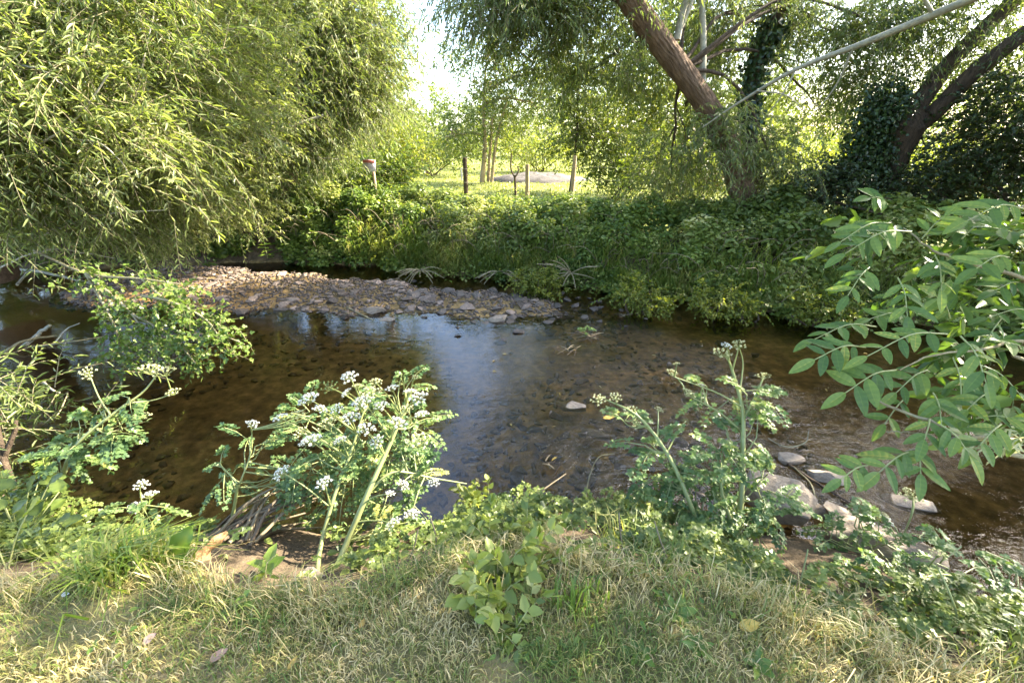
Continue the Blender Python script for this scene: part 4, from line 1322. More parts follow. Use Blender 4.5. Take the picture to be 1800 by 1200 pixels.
# the large white-flowered dropwort
bA = pg(566, 1052)
dropwort('large bushy dropwort full of white umbels in front of the sky reflection', bA,
         [([bA - A3([0, 0, .04]), pY(597, 985, 1.52), pY(645, 870, 1.72), pY(690, 770, 1.95), pY(722, 690, 2.1)], [.021, .017, .012, .007]),
          ([bA - A3([.015, 0, .04]), pY(560, 980, 1.52), pY(585, 880, 1.72), pY(615, 800, 1.9), pY(640, 720, 2.05)], [.013, .011, .008, .005]),
          ([pg(395, 985), pY(400, 950, 1.75), pY(412, 890, 1.85), pY(418, 850, 1.9)], [.012, .010, .008]),
          ([pY(418, 850, 1.9), pY(405, 835, 1.95), pY(385, 815, 2.0)], [.006, .004]),
          ([pY(415, 865, 1.9), pY(440, 800, 2.0), pY(443, 755, 2.05)], [.006, .003]),
          ([pY(640, 875, 1.75), pY(690, 830, 1.85), pY(760, 840, 1.95), pY(820, 850, 2.0)], [.008, .006, .004])],
         fo([(560, 780, 2.05, .16, 26), (620, 810, 2.0, .18, 30), (680, 800, 2.05, .18, 30), (530, 835, 2.0, .12, 14), (600, 860, 1.98, .13, 14), (680, 870, 1.95, .14, 18),
             (640, 740, 2.15, .17, 24), (720, 750, 2.15, .12, 16), (400, 820, 2.0, .09, 10), (445, 790, 2.05, .08, 9), (480, 840, 2.0, .08, 9), (550, 730, 2.15, .10, 10),
             (730, 840, 1.95, .10, 10), (700, 700, 2.2, .10, 9), (690, 920, 1.85, .09, 8)]),
         us([(441, 746, 22, 'w'), (545, 702, 34, 'w'), (494, 735, 24, 'w'), (523, 731, 30, 'c'), (615, 663, 28, 'w'), (593, 718, 22, 'w'), (578, 680, 32, 'g'), (640, 708, 38, 'w'), (652, 690, 36, 'c'),
             (690, 684, 24, 'w'), (730, 664, 16, 'c'), (709, 671, 24, 'g'), (737, 700, 32, 'w'), (741, 730, 24, 'w'), (695, 745, 34, 'w'), (617, 736, 32, 'w'), (643, 755, 32, 'w'), (548, 776, 36, 'w'),
             (580, 745, 38, 'c'), (735, 778, 46, 'c'), (498, 831, 30, 'w'), (571, 849, 28, 'w'), (704, 853, 24, 'w'), (762, 848, 20, 'w'), (685, 868, 16, 'w'), (723, 906, 28, 'w'), (694, 920, 26, 'w'),
             (676, 941, 28, 'c'), (660, 672, 24, 'c'), (612, 690, 20, 'w'), (560, 720, 24, 'w'), (670, 715, 28, 'w'), (715, 720, 26, 'c'), (600, 775, 24, 'w'), (665, 775, 26, 'w'), (530, 760, 24, 'c'), (720, 690, 22, 'w'), (628, 680, 20, 'c')], lambda x, y: 1.97 + (700 - y) * .0006 - .12), ls=.023)

# the tall green dropwort to the right
b1, b2 = pg(1258, 1025), pg(1298, 1015)
dropwort('tall green dropwort with faded umbels in front of the pale rocks', b2,
         [([b1 - A3([0, 0, .05]), pY(1238, 960, 1.72), pY(1215, 890, 1.82), pY(1172, 795, 2.0), pY(1120, 730, 2.15), pY(1065, 702, 2.25)], [.016, .014, .012, .008, .004]),
          ([b2 - A3([0, 0, .05]), pY(1293, 940, 1.75), pY(1303, 880, 1.85), pY(1306, 780, 2.05), pY(1305, 720, 2.15), pY(1290, 660, 2.25), pY(1277, 622, 2.3)], [.019, .017, .014, .010, .006]),
          ([pY(1290, 930, 1.76), pY(1270, 870, 1.85), pY(1268, 835, 1.9), pY(1272, 815, 1.95)], [.011, .009, .006]),
          ([pY(1306, 740, 2.12), pY(1330, 690, 2.2), pY(1342, 665, 2.25)], [.006, .004]),
          ([pY(1304, 715, 2.15), pY(1260, 690, 2.2), pY(1185, 662, 2.25)], [.006, .003]),
          ([pY(1306, 760, 2.1), pY(1265, 725, 2.15), pY(1210, 695, 2.2)], [.006, .003]),
          ([pY(1300, 690, 2.2), pY(1306, 640, 2.3), pY(1300, 612, 2.32)], [.005, .003])],
         fo([(1165, 830, 1.98, .13, 20), (1150, 790, 2.05, .09, 10), (1230, 850, 1.95, .14, 20), (1330, 850, 1.9, .14, 22), (1350, 900, 1.85, .11, 14), (1310, 770, 2.05, .11, 14), (1270, 800, 2.0, .10, 12),
             (1240, 920, 1.8, .14, 20), (1180, 900, 1.85, .12, 14), (1320, 940, 1.8, .12, 14), (1300, 700, 2.2, .08, 8), (1330, 700, 2.2, .06, 6), (1245, 680, 2.25, .06, 5), (1110, 740, 2.15, .06, 6), (1200, 960, 1.75, .14, 14)]),
         us([(1052, 702, 26, 'c'), (1082, 698, 22, 'c'), (1110, 722, 26, 'c'), (1118, 745, 20, 'c'), (1180, 656, 22, 'c'), (1206, 691, 28, 'c'), (1268, 622, 34, 'c'), (1300, 607, 28, 'c'), (1276, 608, 18, 'w'),
             (1343, 662, 24, 'c'), (1190, 640, 12, 'c'), (1157, 720, 16, 'c'), (1205, 740, 14, 'g'), (1232, 677, 10, 'w')], lambda x, y: 2.25), ls=.026)

# small dropworts at the right
bC = pg(1560, 1010)
dropwort('small dropwort with one cream umbel over the broad slab', bC,
         [([bC, pY(1580, 960, 1.82), pY(1604, 900, 1.9), pY(1606, 880, 1.95)], [.006, .005, .003]), ([bC, pY(1530, 960, 1.8), pY(1510, 910, 1.9)], [.006, .003])],
         fo([(1540, 960, 1.8, .10, 10), (1500, 930, 1.85, .08, 8), (1600, 940, 1.85, .05, 4), (1470, 960, 1.8, .09, 9)]),
         us([(1604, 872, 36, 'c'), (1555, 915, 22, 'w'), (1552, 905, 16, 'c')], lambda x, y: 1.92))
bD = pg(1560, 1075)
dropwort('low sprawling dropwort with greenish umbels at the lower right', bD,
         [([bD, pY(1640, 1010, 1.4), pY(1720, 1030, 1.42), pY(1790, 1070, 1.4)], [.007, .005, .003]), ([bD, pY(1600, 1030, 1.45), pY(1690, 960, 1.6)], [.006, .003]), ([bD, pY(1620, 1060, 1.35), pY(1700, 1070, 1.35)], [.005, .003])],
         fo([(1600, 1040, 1.4, .10, 12), (1670, 1000, 1.5, .09, 8), (1720, 980, 1.6, .06, 6), (1660, 1080, 1.3, .09, 8), (1560, 1040, 1.45, .10, 12), (1500, 1040, 1.45, .10, 12), (1780, 1010, 1.5, .06, 5)]),
         us([(1700, 1050, 40, 'c'), (1725, 1085, 42, 'c'), (1650, 975, 28, 'c'), (1610, 1050, 28, 'c'), (1665, 1095, 30, 'c'), (1640, 1030, 18, 'w'), (1755, 1105, 24, 'c')], lambda x, y: 1.42))
# leaning dropwort at the left
bE = pg(95, 900)
dropwort('slanting dropwort with faded umbels leaning over the water at the left', bE,
         [([bE, pY(125, 795, 2.2), pY(195, 730, 2.35), pY(250, 690, 2.5), pY(275, 660, 2.55)], [.012, .010, .007, .004]), ([pY(195, 730, 2.35), pY(175, 700, 2.4), pY(160, 665, 2.5)], [.005, .003]),
          ([pY(225, 708, 2.4), pY(270, 703, 2.5), pY(303, 692, 2.55)], [.005, .003])],
         fo([(150, 770, 2.3, .14, 14), (200, 760, 2.35, .10, 8), (185, 720, 2.4, .06, 5), (230, 700, 2.45, .06, 5), (100, 800, 2.25, .14, 12)]),
         us([(155, 655, 26, 'c'), (262, 650, 34, 'c'), (290, 655, 34, 'c'), (305, 690, 24, 'c'), (250, 732, 24, 'c'), (265, 640, 20, 'g')], lambda x, y: 2.5), ls=.035)
bF = pg(255, 935)
dropwort('small low dropwort with white umbels behind the yellow grass tuft', bF,
         [([bF, pY(250, 900, 2.0), pY(248, 865, 2.05)], [.005, .003])], fo([(250, 890, 2.0, .06, 6)]), us([(247, 852, 22, 'w'), (238, 892, 26, 'w'), (262, 872, 26, 'w')], lambda x, y: 2.05))

# ------------------------------------------------------------------ lawn
g = Geo()
n = 120000
x = rng.uniform(-3.0, 2.6, n)
y = rng.uniform(.15, 1.75, n)
dn = (near_edge(x) - y) / bank_w(x)
ok = dn > .95 + .10 * vn(x * 5, y * 5, 7) + rng.normal(0, .03, n)
ok &= rng.uniform(0, 1, n) < np.where(y < .55, .5, 1)
ok &= (vn(x * 2.6, y * 4.1, 40) < .5) | (rng.uniform(0, 1, n) < .3)
x, y = x[ok], y[ok]
n = len(x)
straw = .65 * vn(x * 3.1, y * 4.3, 2) + .45 * vn(x * 9, y * 9, 3) + .20
r_ = np.clip(.42 + .42 * straw + rng.normal(0, .20, n), 0, 1)
L = rng.uniform(.025, .075, n) * (1 + .5 * (straw < -.2))
az = rng.uniform(0, 6.28, n)
blades(g, np.stack([x, y, height(x, y) - .004], 1), az, L, rng.uniform(.0015, .005, n), np.clip(rng.normal(.75, .3, n), .1, 1.25), r_)
o = g.build('lawn_grass', M['lawn_grass'], kind='stuff')
tag(o, 'short mown lawn of green blades and dry straw at the bottom of the picture', 'grass', kind='stuff')

# small weeds in the turf
g = Geo()
n = 2600
x = rng.uniform(-2.6, 2.2, n)
y = rng.uniform(.35, 1.5, n)
ok = ((near_edge(x) - y) / bank_w(x) > 1.0) & (vn(x * 5.3, y * 6.1, 17) > .25 + rng.uniform(-.1, .35, n))
x, y = x[ok], y[ok]
n = len(x)
az = rng.uniform(0, 6.28, n)
leaves(g, np.stack([x, y, height(x, y) + rng.uniform(.01, .035, n)], 1), np.stack([np.cos(az), np.sin(az), rng.normal(.2, .2, n)], 1), A3([0, 0, 1]) + rng.normal(0, .3, (n, 3)), rng.uniform(.018, .04, n), rng.uniform(.012, .02, n), rng.uniform(.1, .9, n), 'ovate')
o = g.build('lawn_weed_foliage', M['dock'], kind='stuff')
tag(o, 'small round weed leaves scattered in the mown turf', 'ground cover', kind='stuff')

# long dry grass along the lip of the bank
g = Geo()
n = 9000
x = rng.uniform(-3, 2.4, n)
dnn = rng.normal(.97, .06, n)
y = near_edge(x) - dnn * bank_w(x)
ok = vn(x * 4, y * 3, 5) > rng.uniform(-1, .5, n)
x, y = x[ok], y[ok]
n = len(x)
blades(g, np.stack([x, y, height(x, y) - .004], 1), rng.uniform(0, 6.28, n), rng.uniform(.08, .2, n), rng.uniform(.002, .005, n), rng.uniform(.4, 1.2, n), np.clip(.6 + .35 * vn(x * 3, y, 8) + rng.normal(0, .2, n), 0, 1))
o = g.build('bank_lip_grass', M['lawn_grass'], kind='stuff')
tag(o, 'longer dry grass hanging over the lip of the near bank', 'grass', kind='stuff')


def tuft(label, c, n, L, w, mat, group='grass tufts on the near bank', lean=(.4, 1.1), az=None, sp=.06, r=(0, 1)):
    c = A3(c)
    root = thing('grass_tuft', label, 'grass tuft', c, group)
    g = Geo()
    P = c + np.column_stack([rng.normal(0, sp, n), rng.normal(0, sp * .8, n), np.zeros(n)])
    P[:, 2] = height(P[:, 0], P[:, 1]) - .01
    a = rng.uniform(0, 6.28, n) if az is None else rng.normal(az, .8, n)
    blades(g, P, a, rng.uniform(L * .5, L, n), rng.uniform(w * .7, w, n), rng.uniform(*lean, n), rng.uniform(*r, n))
    g.build('blades', M[mat], root, kind='stuff')
    return root

tuft('bright yellow-green grass tuft at the left beside the large dock leaf', pg(238, 998), 400, .32, .010, 'tuft', sp=.085, r=(.2, 1))
tuft('thin yellow grass tuft at the left end of the bright tuft', pg(190, 1002), 160, .26, .008, 'tuft', sp=.08, r=(.3, 1))
tuft('broad-bladed green grass tuft in the near bank left of the cut stems', pg(1010, 1065), 60, .22, .010, 'bank_grass', sp=.05, lean=(.1, .7), r=(0, .5))
tuft('green grass tuft in the lawn below the dropwort stones', pg(420, 1105), 110, .13, .006, 'bank_grass', sp=.09, r=(0, .45))
tuft('green grass tuft at the bottom right edge of the bank', pg(1750, 1150), 60, .26, .006, 'bank_grass', sp=.06, r=(.2, .8))
tuft('tall grass blades beside the dark leaves at the left edge', pg(60, 985), 30, .36, .010, 'bank_grass', sp=.05, r=(.2, .7))
tuft('curved pale grass at the foot of the tall green dropwort', pg(1315, 1010), 30, .24, .012, 'tuft', sp=.05)
tuft('yellowing grass tuft right of the tall dropwort foot', pg(1370, 1040), 70, .14, .007, 'tuft', sp=.07, r=(.5, 1))

tuft('long pale grass leaning over the water in the middle of the bank', pg(1100, 945), 120, .30, .007, 'bank_grass', sp=.10, r=(.4, 1))
tuft('tangled green grass on the bank between the middle brambles and tall dropwort', pg(1150, 1000), 110, .26, .007, 'bank_grass', sp=.11, r=(.1, .8))
tuft('dry straw tuft on the lip of the bank in the middle', pg(800, 1000), 160, .16, .005, 'lawn_grass', sp=.09, r=(.6, 1))
tuft('long dry grass on the bank edge at the lower right', pg(1480, 1085), 130, .24, .005, 'lawn_grass', sp=.10, r=(.3, .9))
# broad leaves
def big_leaf(name, label, base, D, Nn, L, W, mat, r=.6, cat='leaf', group=None, wav=.03, parent=None, curl=.15):
    """one broad leaf with a midrib fold and a wavy margin"""
    D, Nn = nrm(A3(D)), A3(Nn)
    S = nrm(np.cross(D, Nn))
    Nn = np.cross(S, D)
    nu = 11
    u = np.linspace(0, 1, nu)
    w = np.sin(PI * u ** .8) ** .8 * .5
    w[0] = w[-1] = .02
    V, F = [], []
    for a_, (uu, ww) in enumerate(zip(u, w)):
        for s_ in (-1, -.5, 0, .5, 1):
            h_ = .10 * abs(s_) * W - curl * uu * uu * L + wav * math.sin(uu * 17 + s_ * 3) * abs(s_) * L
            V.append(A3(base) + D * uu * L + S * s_ * ww * W + Nn * h_)
    for a_ in range(nu - 1):
        for b_ in range(4):
            q = a_ * 5 + b_
            F.append((q, q + 1, q + 6, q + 5))
    g = Geo()
    g.add(V, F, np.clip(np.repeat(r + rng.normal(0, .06, nu), 5) + np.tile([-.05, .0, .15, 0, -.05], nu), 0, 1))
    if parent is not None:
        return g.build(name, M[mat], parent, smooth=True)
    o = g.build(name, M[mat], smooth=True, origin=A3(base))
    return tag(o, label, cat, group)


def rosette(name, label, c, lst, mat, cat='plant', group='broad-leaved plants on the near bank', stalk=True):
    """lst: (D, L, W, base offset, r)"""
    root = thing(name, label, cat, c, group)
    for D, L, W, off, r in lst:
        b = A3(c) + A3(off)
        big_leaf('leaf', None, b, D, (rng.normal(0, .2), -.35 + rng.normal(0, .2), 1), L, W, mat, r, parent=root)
        if stalk:
            g = Geo()
            tube(g, spline([A3(c) - A3([0, 0, .02]), (A3(c) + b) / 2 + A3([0, 0, .01]), b], 5), [.004, .003], 5, .4)
            g.build('leaf_stalk', M['stem'], root, smooth=True)
    return root

c_ = pg(300, 1000)
rosette('dock_plant', 'dock plant with one large upright leaf beside the bright grass tuft', c_, [((.45, .2, .75), .21, .11, (.0, 0, .02), .6), ((-.8, -.1, .15), .15, .07, (-.02, 0, .02), .8), ((.8, -.2, .2), .12, .06, (.02, 0, .02), .7), ((-.3, -.8, .1), .10, .05, (0, 0, .01), .85)], 'dock')
c_ = pg(262, 930)
leafy_herb('nettle_plant', 'upright pale green nettle shoot behind the bright grass tuft', c_, .26, 12, .09, .05, 'dock', lean=(.06, .05), group='nettles on the near bank')
leafy_herb('nettle_plant', 'young leafy shoot in front of the bundle of dead stems', pg(465, 1015), .10, 8, .09, .055, 'dock', lean=(.04, .0), group='nettles on the near bank', tip=1)
leafy_herb('nettle_plant', 'small leafy shoot at the lawn edge below the dead stems', pg(440, 1075), .10, 8, .05, .03, 'dock', group='nettles on the near bank')
for q, (x, y, lab) in enumerate(((880, 935, 'leafy bramble sprout left of the cut hollow stems'), (845, 880, 'pale green bramble sprout at the water edge in the middle'), (900, 985, 'bramble sprout hanging over the bare soil in the middle'),
                                 (860, 1050, 'bramble sprout growing down over the lawn edge in the middle'))):
    c_ = pg(x, y + 35)
    br = thing('bramble_sprout', lab, 'plant', c_, 'bramble sprouts on the near bank')
    gl, gt = Geo(), Geo()
    nc = 15
    P = c_ + rng.normal(0, .05, (nc, 3)) * A3([1.3, 1, .2])
    D = rng.normal(0, .55, (nc, 3)) + A3([0, .1, .75])
    sprays(gl, gt, P, D, rng.uniform(.18, .42, nc), .45, 12, .055, .038, np.clip(rng.normal(.55, .12, nc), 0, 1), 'ovate', .25, 1.0, .0035)
    gl.build('leaves', M['bramble'], br)
    gt.build('canes', M['stem'], br, kind='stuff')
for q, (x, y, lab) in enumerate(((1225, 1140, 'broad-leaved plantain beside the orange leaf on the lawn'), (1120, 1150, 'plantain in the dry grass at the bottom middle'), (1330, 1170, 'plantain at the bottom edge right of the orange leaf'),
                                 (1190, 1080, 'small plantain in the dry grass below the tall dropwort'), (1620, 1110, 'small dandelion rosette near the bottom right bank edge'))):
    c_ = pg(x, y)
    rosette('plantain', lab, c_, [((math.cos(a), math.sin(a), rng.uniform(.25, .7)), rng.uniform(.05, .085), rng.uniform(.022, .035), (0, 0, .005), rng.uniform(.1, .7)) for a in np.arange(6) * 1.05 + q], 'dock', 'plant', 'plantains on the lawn', stalk=False)
# dark broad leaves at the left edge
c_ = pg(40, 960)
rosette('burdock_plant', 'shaded plant with large dark leaves at the left edge', c_,
        [((rng.normal(0, .8), rng.normal(.2, .5), rng.uniform(0, .6)), rng.uniform(.08, .14), rng.uniform(.06, .10), (rng.normal(0, .2), rng.normal(.1, .14), rng.uniform(.03, .26)), rng.uniform(0, .4)) for _ in range(40)], 'bramble')
c_ = pg(10, 1000)
rosette('burdock_plant', 'bright lobed leaf catching light at the left edge', c_, [((.5, -.1, .5), .17, .11, (.03, .15, .18), .95), ((-.4, 0, .5), .14, .1, (-.1, .1, .15), .8)], 'dock')
for (x, y, lab) in ((30, 850, 'feathery green herb at the left edge over the water'), (95, 810, 'dense green herb below the slanting dropwort')):
    leafy_herb('bank_herb', lab, pg(x, y + 60), .35, 60, .09, .06, 'nettle', 'lobed', group='herbs at the left edge', lean=(.05, .02), tip=.7)

# low herbs on the near bank slope
g = Geo()
n = 7000
x = rng.uniform(-3.4, 2.6, n)
y = near_edge(x) - rng.uniform(.05, .85, n) * bank_w(x)
dens = np.interp(x, [-3.4, -2.2, -1.6, -1.0, -.6, -.2, .3, .9, 1.4, 2.6], [.9, .5, .08, .05, .3, .55, .45, .6, .6, .6])
ok = (rng.uniform(0, 1, n) < dens) & (vn(x * 4.1, y * 4.1, 31) > rng.uniform(-.5, .35, n))
ok &= ~((x > 1.2) & (near_edge(x) - y < .55))
x, y = x[ok], y[ok]
n = len(x)
fronds(g, None, np.stack([x, y, height(x, y) + rng.uniform(.01, .10, n)], 1)[:1000], rng.normal(0, .7, (min(n, 1000), 3)) + A3([0, .1, .35]), rng.uniform(.08, .16, min(n, 1000)),
       np.clip(rng.normal(.42, .15, min(n, 1000)), 0, 1), .026, 3)
o = g.build('bank_herb_foliage', M['cress'], kind='stuff')
tag(o, 'low parsley-like ground cover on the slope of the near bank', 'ground cover', kind='stuff')
g = Geo()
az = rng.uniform(0, 6.28, n)
leaves(g, np.stack([x, y, height(x, y) + rng.uniform(.01, .07, n)], 1), np.stack([np.cos(az), np.sin(az), rng.normal(.1, .3, n)], 1), A3([0, -.3, 1]) + rng.normal(0, .4, (n, 3)), rng.uniform(.03, .07, n), rng.uniform(.02, .04, n),
       np.clip(rng.normal(.5, .25, n), 0, 1), 'ovate')
o = g.build('bank_leaf_foliage', M['bramble'], kind='stuff')
tag(o, 'small mixed leaves covering the slope of the near bank', 'ground cover', kind='stuff')

# ------------------------------------------------------------------ dead stems, driftwood, sticks
def stick(label, pts, rad, mat='dead', name='stick', group=None, cat='stick', forks=()):
    p = spline(pts, 14)
    root = thing(name, label, cat, p[0], group)
    g = Geo()
    tube(g, p + rng.normal(0, np.mean(rad) * .15, p.shape), rad, 7)
    g.build('shaft', M[mat], root, smooth=True)
    for f in forks:
        g = Geo()
        tube(g, spline(f, 8), [np.mean(rad) * .7, np.mean(rad) * .3], 5)
        g.build('fork', M[mat], root, smooth=True)
    return root

SG = 'sticks and dead stems'
bnd = thing('dead_stem_bundle', 'bundle of grey dead stems leaning from the near bank to the water', 'dead stems', pg(400, 1000), SG)
for q in range(38):
    a = pY(rng.uniform(345, 470), rng.uniform(950, 1010), rng.uniform(1.6, 1.8))
    a[2] = float(height(a[0], a[1])) + .02
    e = pY(rng.uniform(430, 580), rng.uniform(840, 930), rng.uniform(1.95, 2.15))
    g = Geo()
    tube(g, spline([a, (a + e) / 2 + A3([rng.normal(0, .02), 0, rng.uniform(.0, .06)]), e], 7), [rng.uniform(.008, .014), .005], 6, rng.uniform(0, .7))
    g.build('stem', M['dead'], bnd, smooth=True)
c_ = pg(355, 985)
g = Geo()
tube(g, spline([c_ - A3([.03, 0, .03]), c_ + A3([.0, .05, .02]), c_ + A3([.06, .12, .05])], 14), [.045, .03, .012, .02, .006], 14, ridge=.25)
o = g.build('driftwood_stump', M['wood_orange'], smooth=True, origin=c_)
tag(o, 'orange rotten stump end beside the dead stems', 'driftwood')
c_ = pg(960, 960)
cut = thing('cut_stem', 'thick pale hollow cut stem standing in the middle of the near bank', 'stem', c_, SG)
g = Geo()
tube(g, spline([c_, pY(966, 920, 1.75), pY(952, 880, 1.85)], 8), [.017, .014, .011], 10, .9)
g.build('tube', M['stem'], cut, smooth=True)
g = Geo()
tube(g, spline([pY(966, 920, 1.75), pY(980, 930, 1.75), pY(985, 945, 1.72)], 6), [.008, .004], 6, .9)
g.build('torn_sheath', M['stem'], cut, smooth=True)
stick('long straw-coloured stalk leaning over the water left of the cut stem', [pg(915, 905), pY(950, 865, 2.1), pY(995, 832, 2.25)], [.007, .004], group=SG)
stick('thin dark forked twig standing in the water in the middle', [pg(1030, 900, .0), pY(1033, 850, 2.35), pY(1050, 805, 2.45), pY(1080, 797, 2.5)], [.005, .003], 'twig', group=SG)
stick('grey twig lying on the near bank below the tall dropwort', [pg(1075, 915), pg(1105, 955, .05), pg(1150, 970, .05), pg(1210, 985, .04)], [.007, .010, .006], 'bark_pale', group=SG)
stick('curved thin twig in the riffle above the pale rocks', [pz(1350, 770, -.74), pz(1380, 785, -.73), pz(1415, 778, -.71), pz(1422, 755, -.66)], [.004, .006, .003], 'twig', group=SG)
stick('bare twig bent in front of the wet slab', [pz(1395, 820, -.73), pz(1425, 850, -.70), pz(1435, 885, -.68)], [.004, .005], 'twig', group=SG)
stick('dark submerged branch slanting past the wet slab', [pz(1370, 805, -.74), pz(1430, 845, -.735), pz(1530, 905, -.74)], [.012, .010, .006], 'bark_dark', group=SG)
stick('stick poking from the water at the gravel bar tip', [pz(610, 540, -.70), pz(640, 555, -.74), pz(660, 565, -.76)], [.012, .008], 'twig', group=SG)
for q, (a, b, c, r0, lab) in enumerate((((40, 610), (70, 585), (88, 572), .03, 'thick broken pale branch stub in the shallows at the left'), ((95, 605), (115, 580), (140, 568), .010, 'thin white twig beside the broken branch stub'),
                                        ((60, 610), (130, 600), (180, 592), .010, 'dark stick lying flat on the left shallows'), ((0, 625), (40, 600), (100, 590), .02, 'brown branch reaching in from the left edge'),
                                        ((75, 670), (92, 685), (105, 690), .012, 'short pale forked twig in the water at the left'), ((120, 690), (100, 730), (70, 745), .006, 'arching dead frond stem at the left'),
                                        ((0, 470), (80, 480), (170, 500), .03, 'grey dead branch lying under the big willow'), ((30, 500), (60, 470), (100, 455), .02, 'pale dead branch sticking up under the big willow'),
                                        ((330, 262), (440, 245), (560, 205), .04, 'long pale bare branch running through the willows'))):
    if q == 8:
        stick(lab, [pY(250, 270, 7.2), pY(330, 258, 7.4), pY(450, 240, 7.8), pY(570, 203, 8.2)], [.05, .04, .02], 'bark_pale', 'bare_branch', SG, 'branch', [[pY(400, 250, 7.6), pY(430, 280, 7.5), pY(470, 275, 7.5)]])
    elif q in (6, 7):
        stick(lab, [pz(*a, -.5), pz(*b, -.45), pz(*c, -.55)], [r0, r0 * .6], 'bark_pale', 'dead_branch', SG, 'branch')
    else:
        stick(lab, [pz(*a, -.76), pz(*b, -.66), pz(*c, -.58 if q in (0, 1) else -.72)], [r0, r0 * .6], 'bark_pale' if q in (0, 1, 4) else 'twig', group=SG)
stick('pale straight dead branch under the willow left of the sign', [pY(440, 312, 9.2), pY(480, 302, 9.2), pY(540, 288, 9.2)], [.03, .02], 'bark_pale', 'dead_branch', SG, 'branch')
stick('thin bare hanging branch pointing right towards the sign', [pY(470, 268, 8.4), pY(520, 276, 8.6), pY(600, 280, 9.0)], [.022, .012], 'bark_pale', 'bare_branch', SG, 'branch')

# debris caught in the riffle
def debris(label, x, y, n, L, sprig):
    c = pz(x, y, -.74)
    root = thing('debris_clump', label, 'debris', c, 'debris caught in the riffle')
    for q in range(n):
        az_ = rng.uniform(0, PI)
        d = A3([math.cos(az_), math.sin(az_) * .6, rng.uniform(-.05, .25)]) * L * rng.uniform(.3, .6)
        o_ = A3([rng.normal(0, .06), rng.normal(0, .05), .01])
        g = Geo()
        tube(g, spline([c + o_ - d, c + o_ + A3([0, 0, .015]), c + o_ + d], 6), [.006, .004], 5, rng.uniform(0, 1))
        g.build('twig', M['dead' if q % 2 else 'bark_dark'], root, smooth=True)
    if sprig:
        g = Geo()
        P = c + rng.normal(0, .03, (6, 3)) + A3([0, 0, .05])
        fronds(g, None, P, rng.normal(0, .5, (6, 3)) + A3([0, 0, .8]), .12, .5, .025, 3)
        g.build('leaves', M['hemlock'], root)
debris('dark debris clump with a green sprig in mid stream', 1030, 592, 12, .35, True)
debris('tangle of pale twigs below the sprig clump in mid stream', 1000, 618, 8, .3, False)
debris('pale twigs caught on stones at the upper riffle', 985, 555, 6, .22, False)
debris('small brown clump of twigs and yellow leaves before the near bank', 965, 815, 6, .16, False)
debris('pale twig tangle far right of the sprig clump', 1090, 555, 5, .2, False)

# upright dead and green stalks on the near bank
for q, (x0, y0, x1, y1, lab) in enumerate(((1100, 985, 1088, 900, 'thin dead stalk standing left of the tall dropwort'), (1180, 1000, 1150, 915, 'leaning dry stalk close to the foot of the tall dropwort'), (1395, 1050, 1420, 965, 'straight pale stalk right of the tall dropwort'),
                                           (700, 1010, 735, 930, 'brown dead stalk right of the white dropwort'), (765, 985, 755, 905, 'thin brown stalk at the lip of the bank right of the white dropwort'), (1690, 1120, 1650, 1000, 'tall green grass stalk at the lower right'),
                                           (1255, 1085, 1250, 1030, 'short upright stub in the turf below the tall dropwort'))):
    a = pg(x0, y0)
    stick(lab, [a, (a + pY(x1, y1, a[1] + .12)) / 2 + rng.normal(0, .01, 3), pY(x1, y1, a[1] + .12)], [.004, .003], 'stem' if q in (2, 5) else 'dead', 'dead_stalk', SG, 'stalk')
# floating and fallen leaves
fl_me = []
for q in range(3):
    g = Geo()
    leaves(g, np.zeros((1, 3)), A3([[1, 0, 0]]), A3([[0, 0, 1.0]]), 1.0, .3, [.2 + .35 * q], 'ovate')
    fl_me.append(g.mesh('floating_leaf', M['fallen']))
for q in range(30):
    x_, y_ = (rng.uniform(840, 1250), rng.uniform(560, 860)) if q < 22 else (rng.uniform(1350, 1600), rng.uniform(560, 700))
    p = pz(x_, y_, ZW + .008)
    if p[1] < near_edge(p[0]) + .15:
        continue
    s = rng.uniform(.03, .07)
    o = place('floating_leaf', fl_me[q % 3], None, p, (rng.normal(0, .1), rng.normal(0, .1), rng.uniform(0, 6.28)), (s, s, s))
    tag(o, 'small yellow leaf floating on the stream', 'leaf', 'yellow leaves floating on the stream')
for (x, y, D, L, W, mat, r, lab) in ((1296, 1108, (1, .1, .15), .085, .04, 'fallen', .5, 'curled orange leaf lying on the lawn'), (1630, 1125, (.6, .3, .4), .05, .045, 'fallen', .7, 'yellow leaf on the grass near the bottom right bank edge'),
                                     (372, 1170, (.6, .5, .2), .06, .03, 'dry_brown', .3, 'reddish brown dry leaf on the lawn at the lower left'), (255, 1138, (.6, .5, .35), .045, .03, 'dry_brown', .9, 'brown and white folded dry leaf on the lawn at the left'),
                                     (112, 1052, (.8, .1, .2), .03, .018, 'white_flower', .8, 'tiny white scrap on the grass at the left'), (1258, 935, (.4, .3, .9), .06, .018, 'fallen', .6, 'yellow leaf standing among the stems of the tall dropwort'),
                                     (1520, 1012, (1, .05, .15), .09, .02, 'fallen', 1, 'long pale yellow leaf lying on the green herbs at the right'), (1060, 735, (1, .2, .1), .08, .03, 'fallen', .1, 'bright yellow leaf cluster caught on the tall dropwort tip'),
                                     (508, 1185, (.3, .6, .3), .045, .016, 'fallen', .2, 'narrow yellow leaf on the lawn at the bottom'), (635, 1110, (.2, .7, .4), .03, .018, 'fallen', .1, 'tiny yellow leaf on the lawn below the white dropwort')):
    b = pg(x, y, .02) if y > 900 else pY(x, y, 2.2)
    big_leaf('fallen_leaf', lab, b, D, (0, -.3, 1), L, W, mat, r, group='fallen leaves')
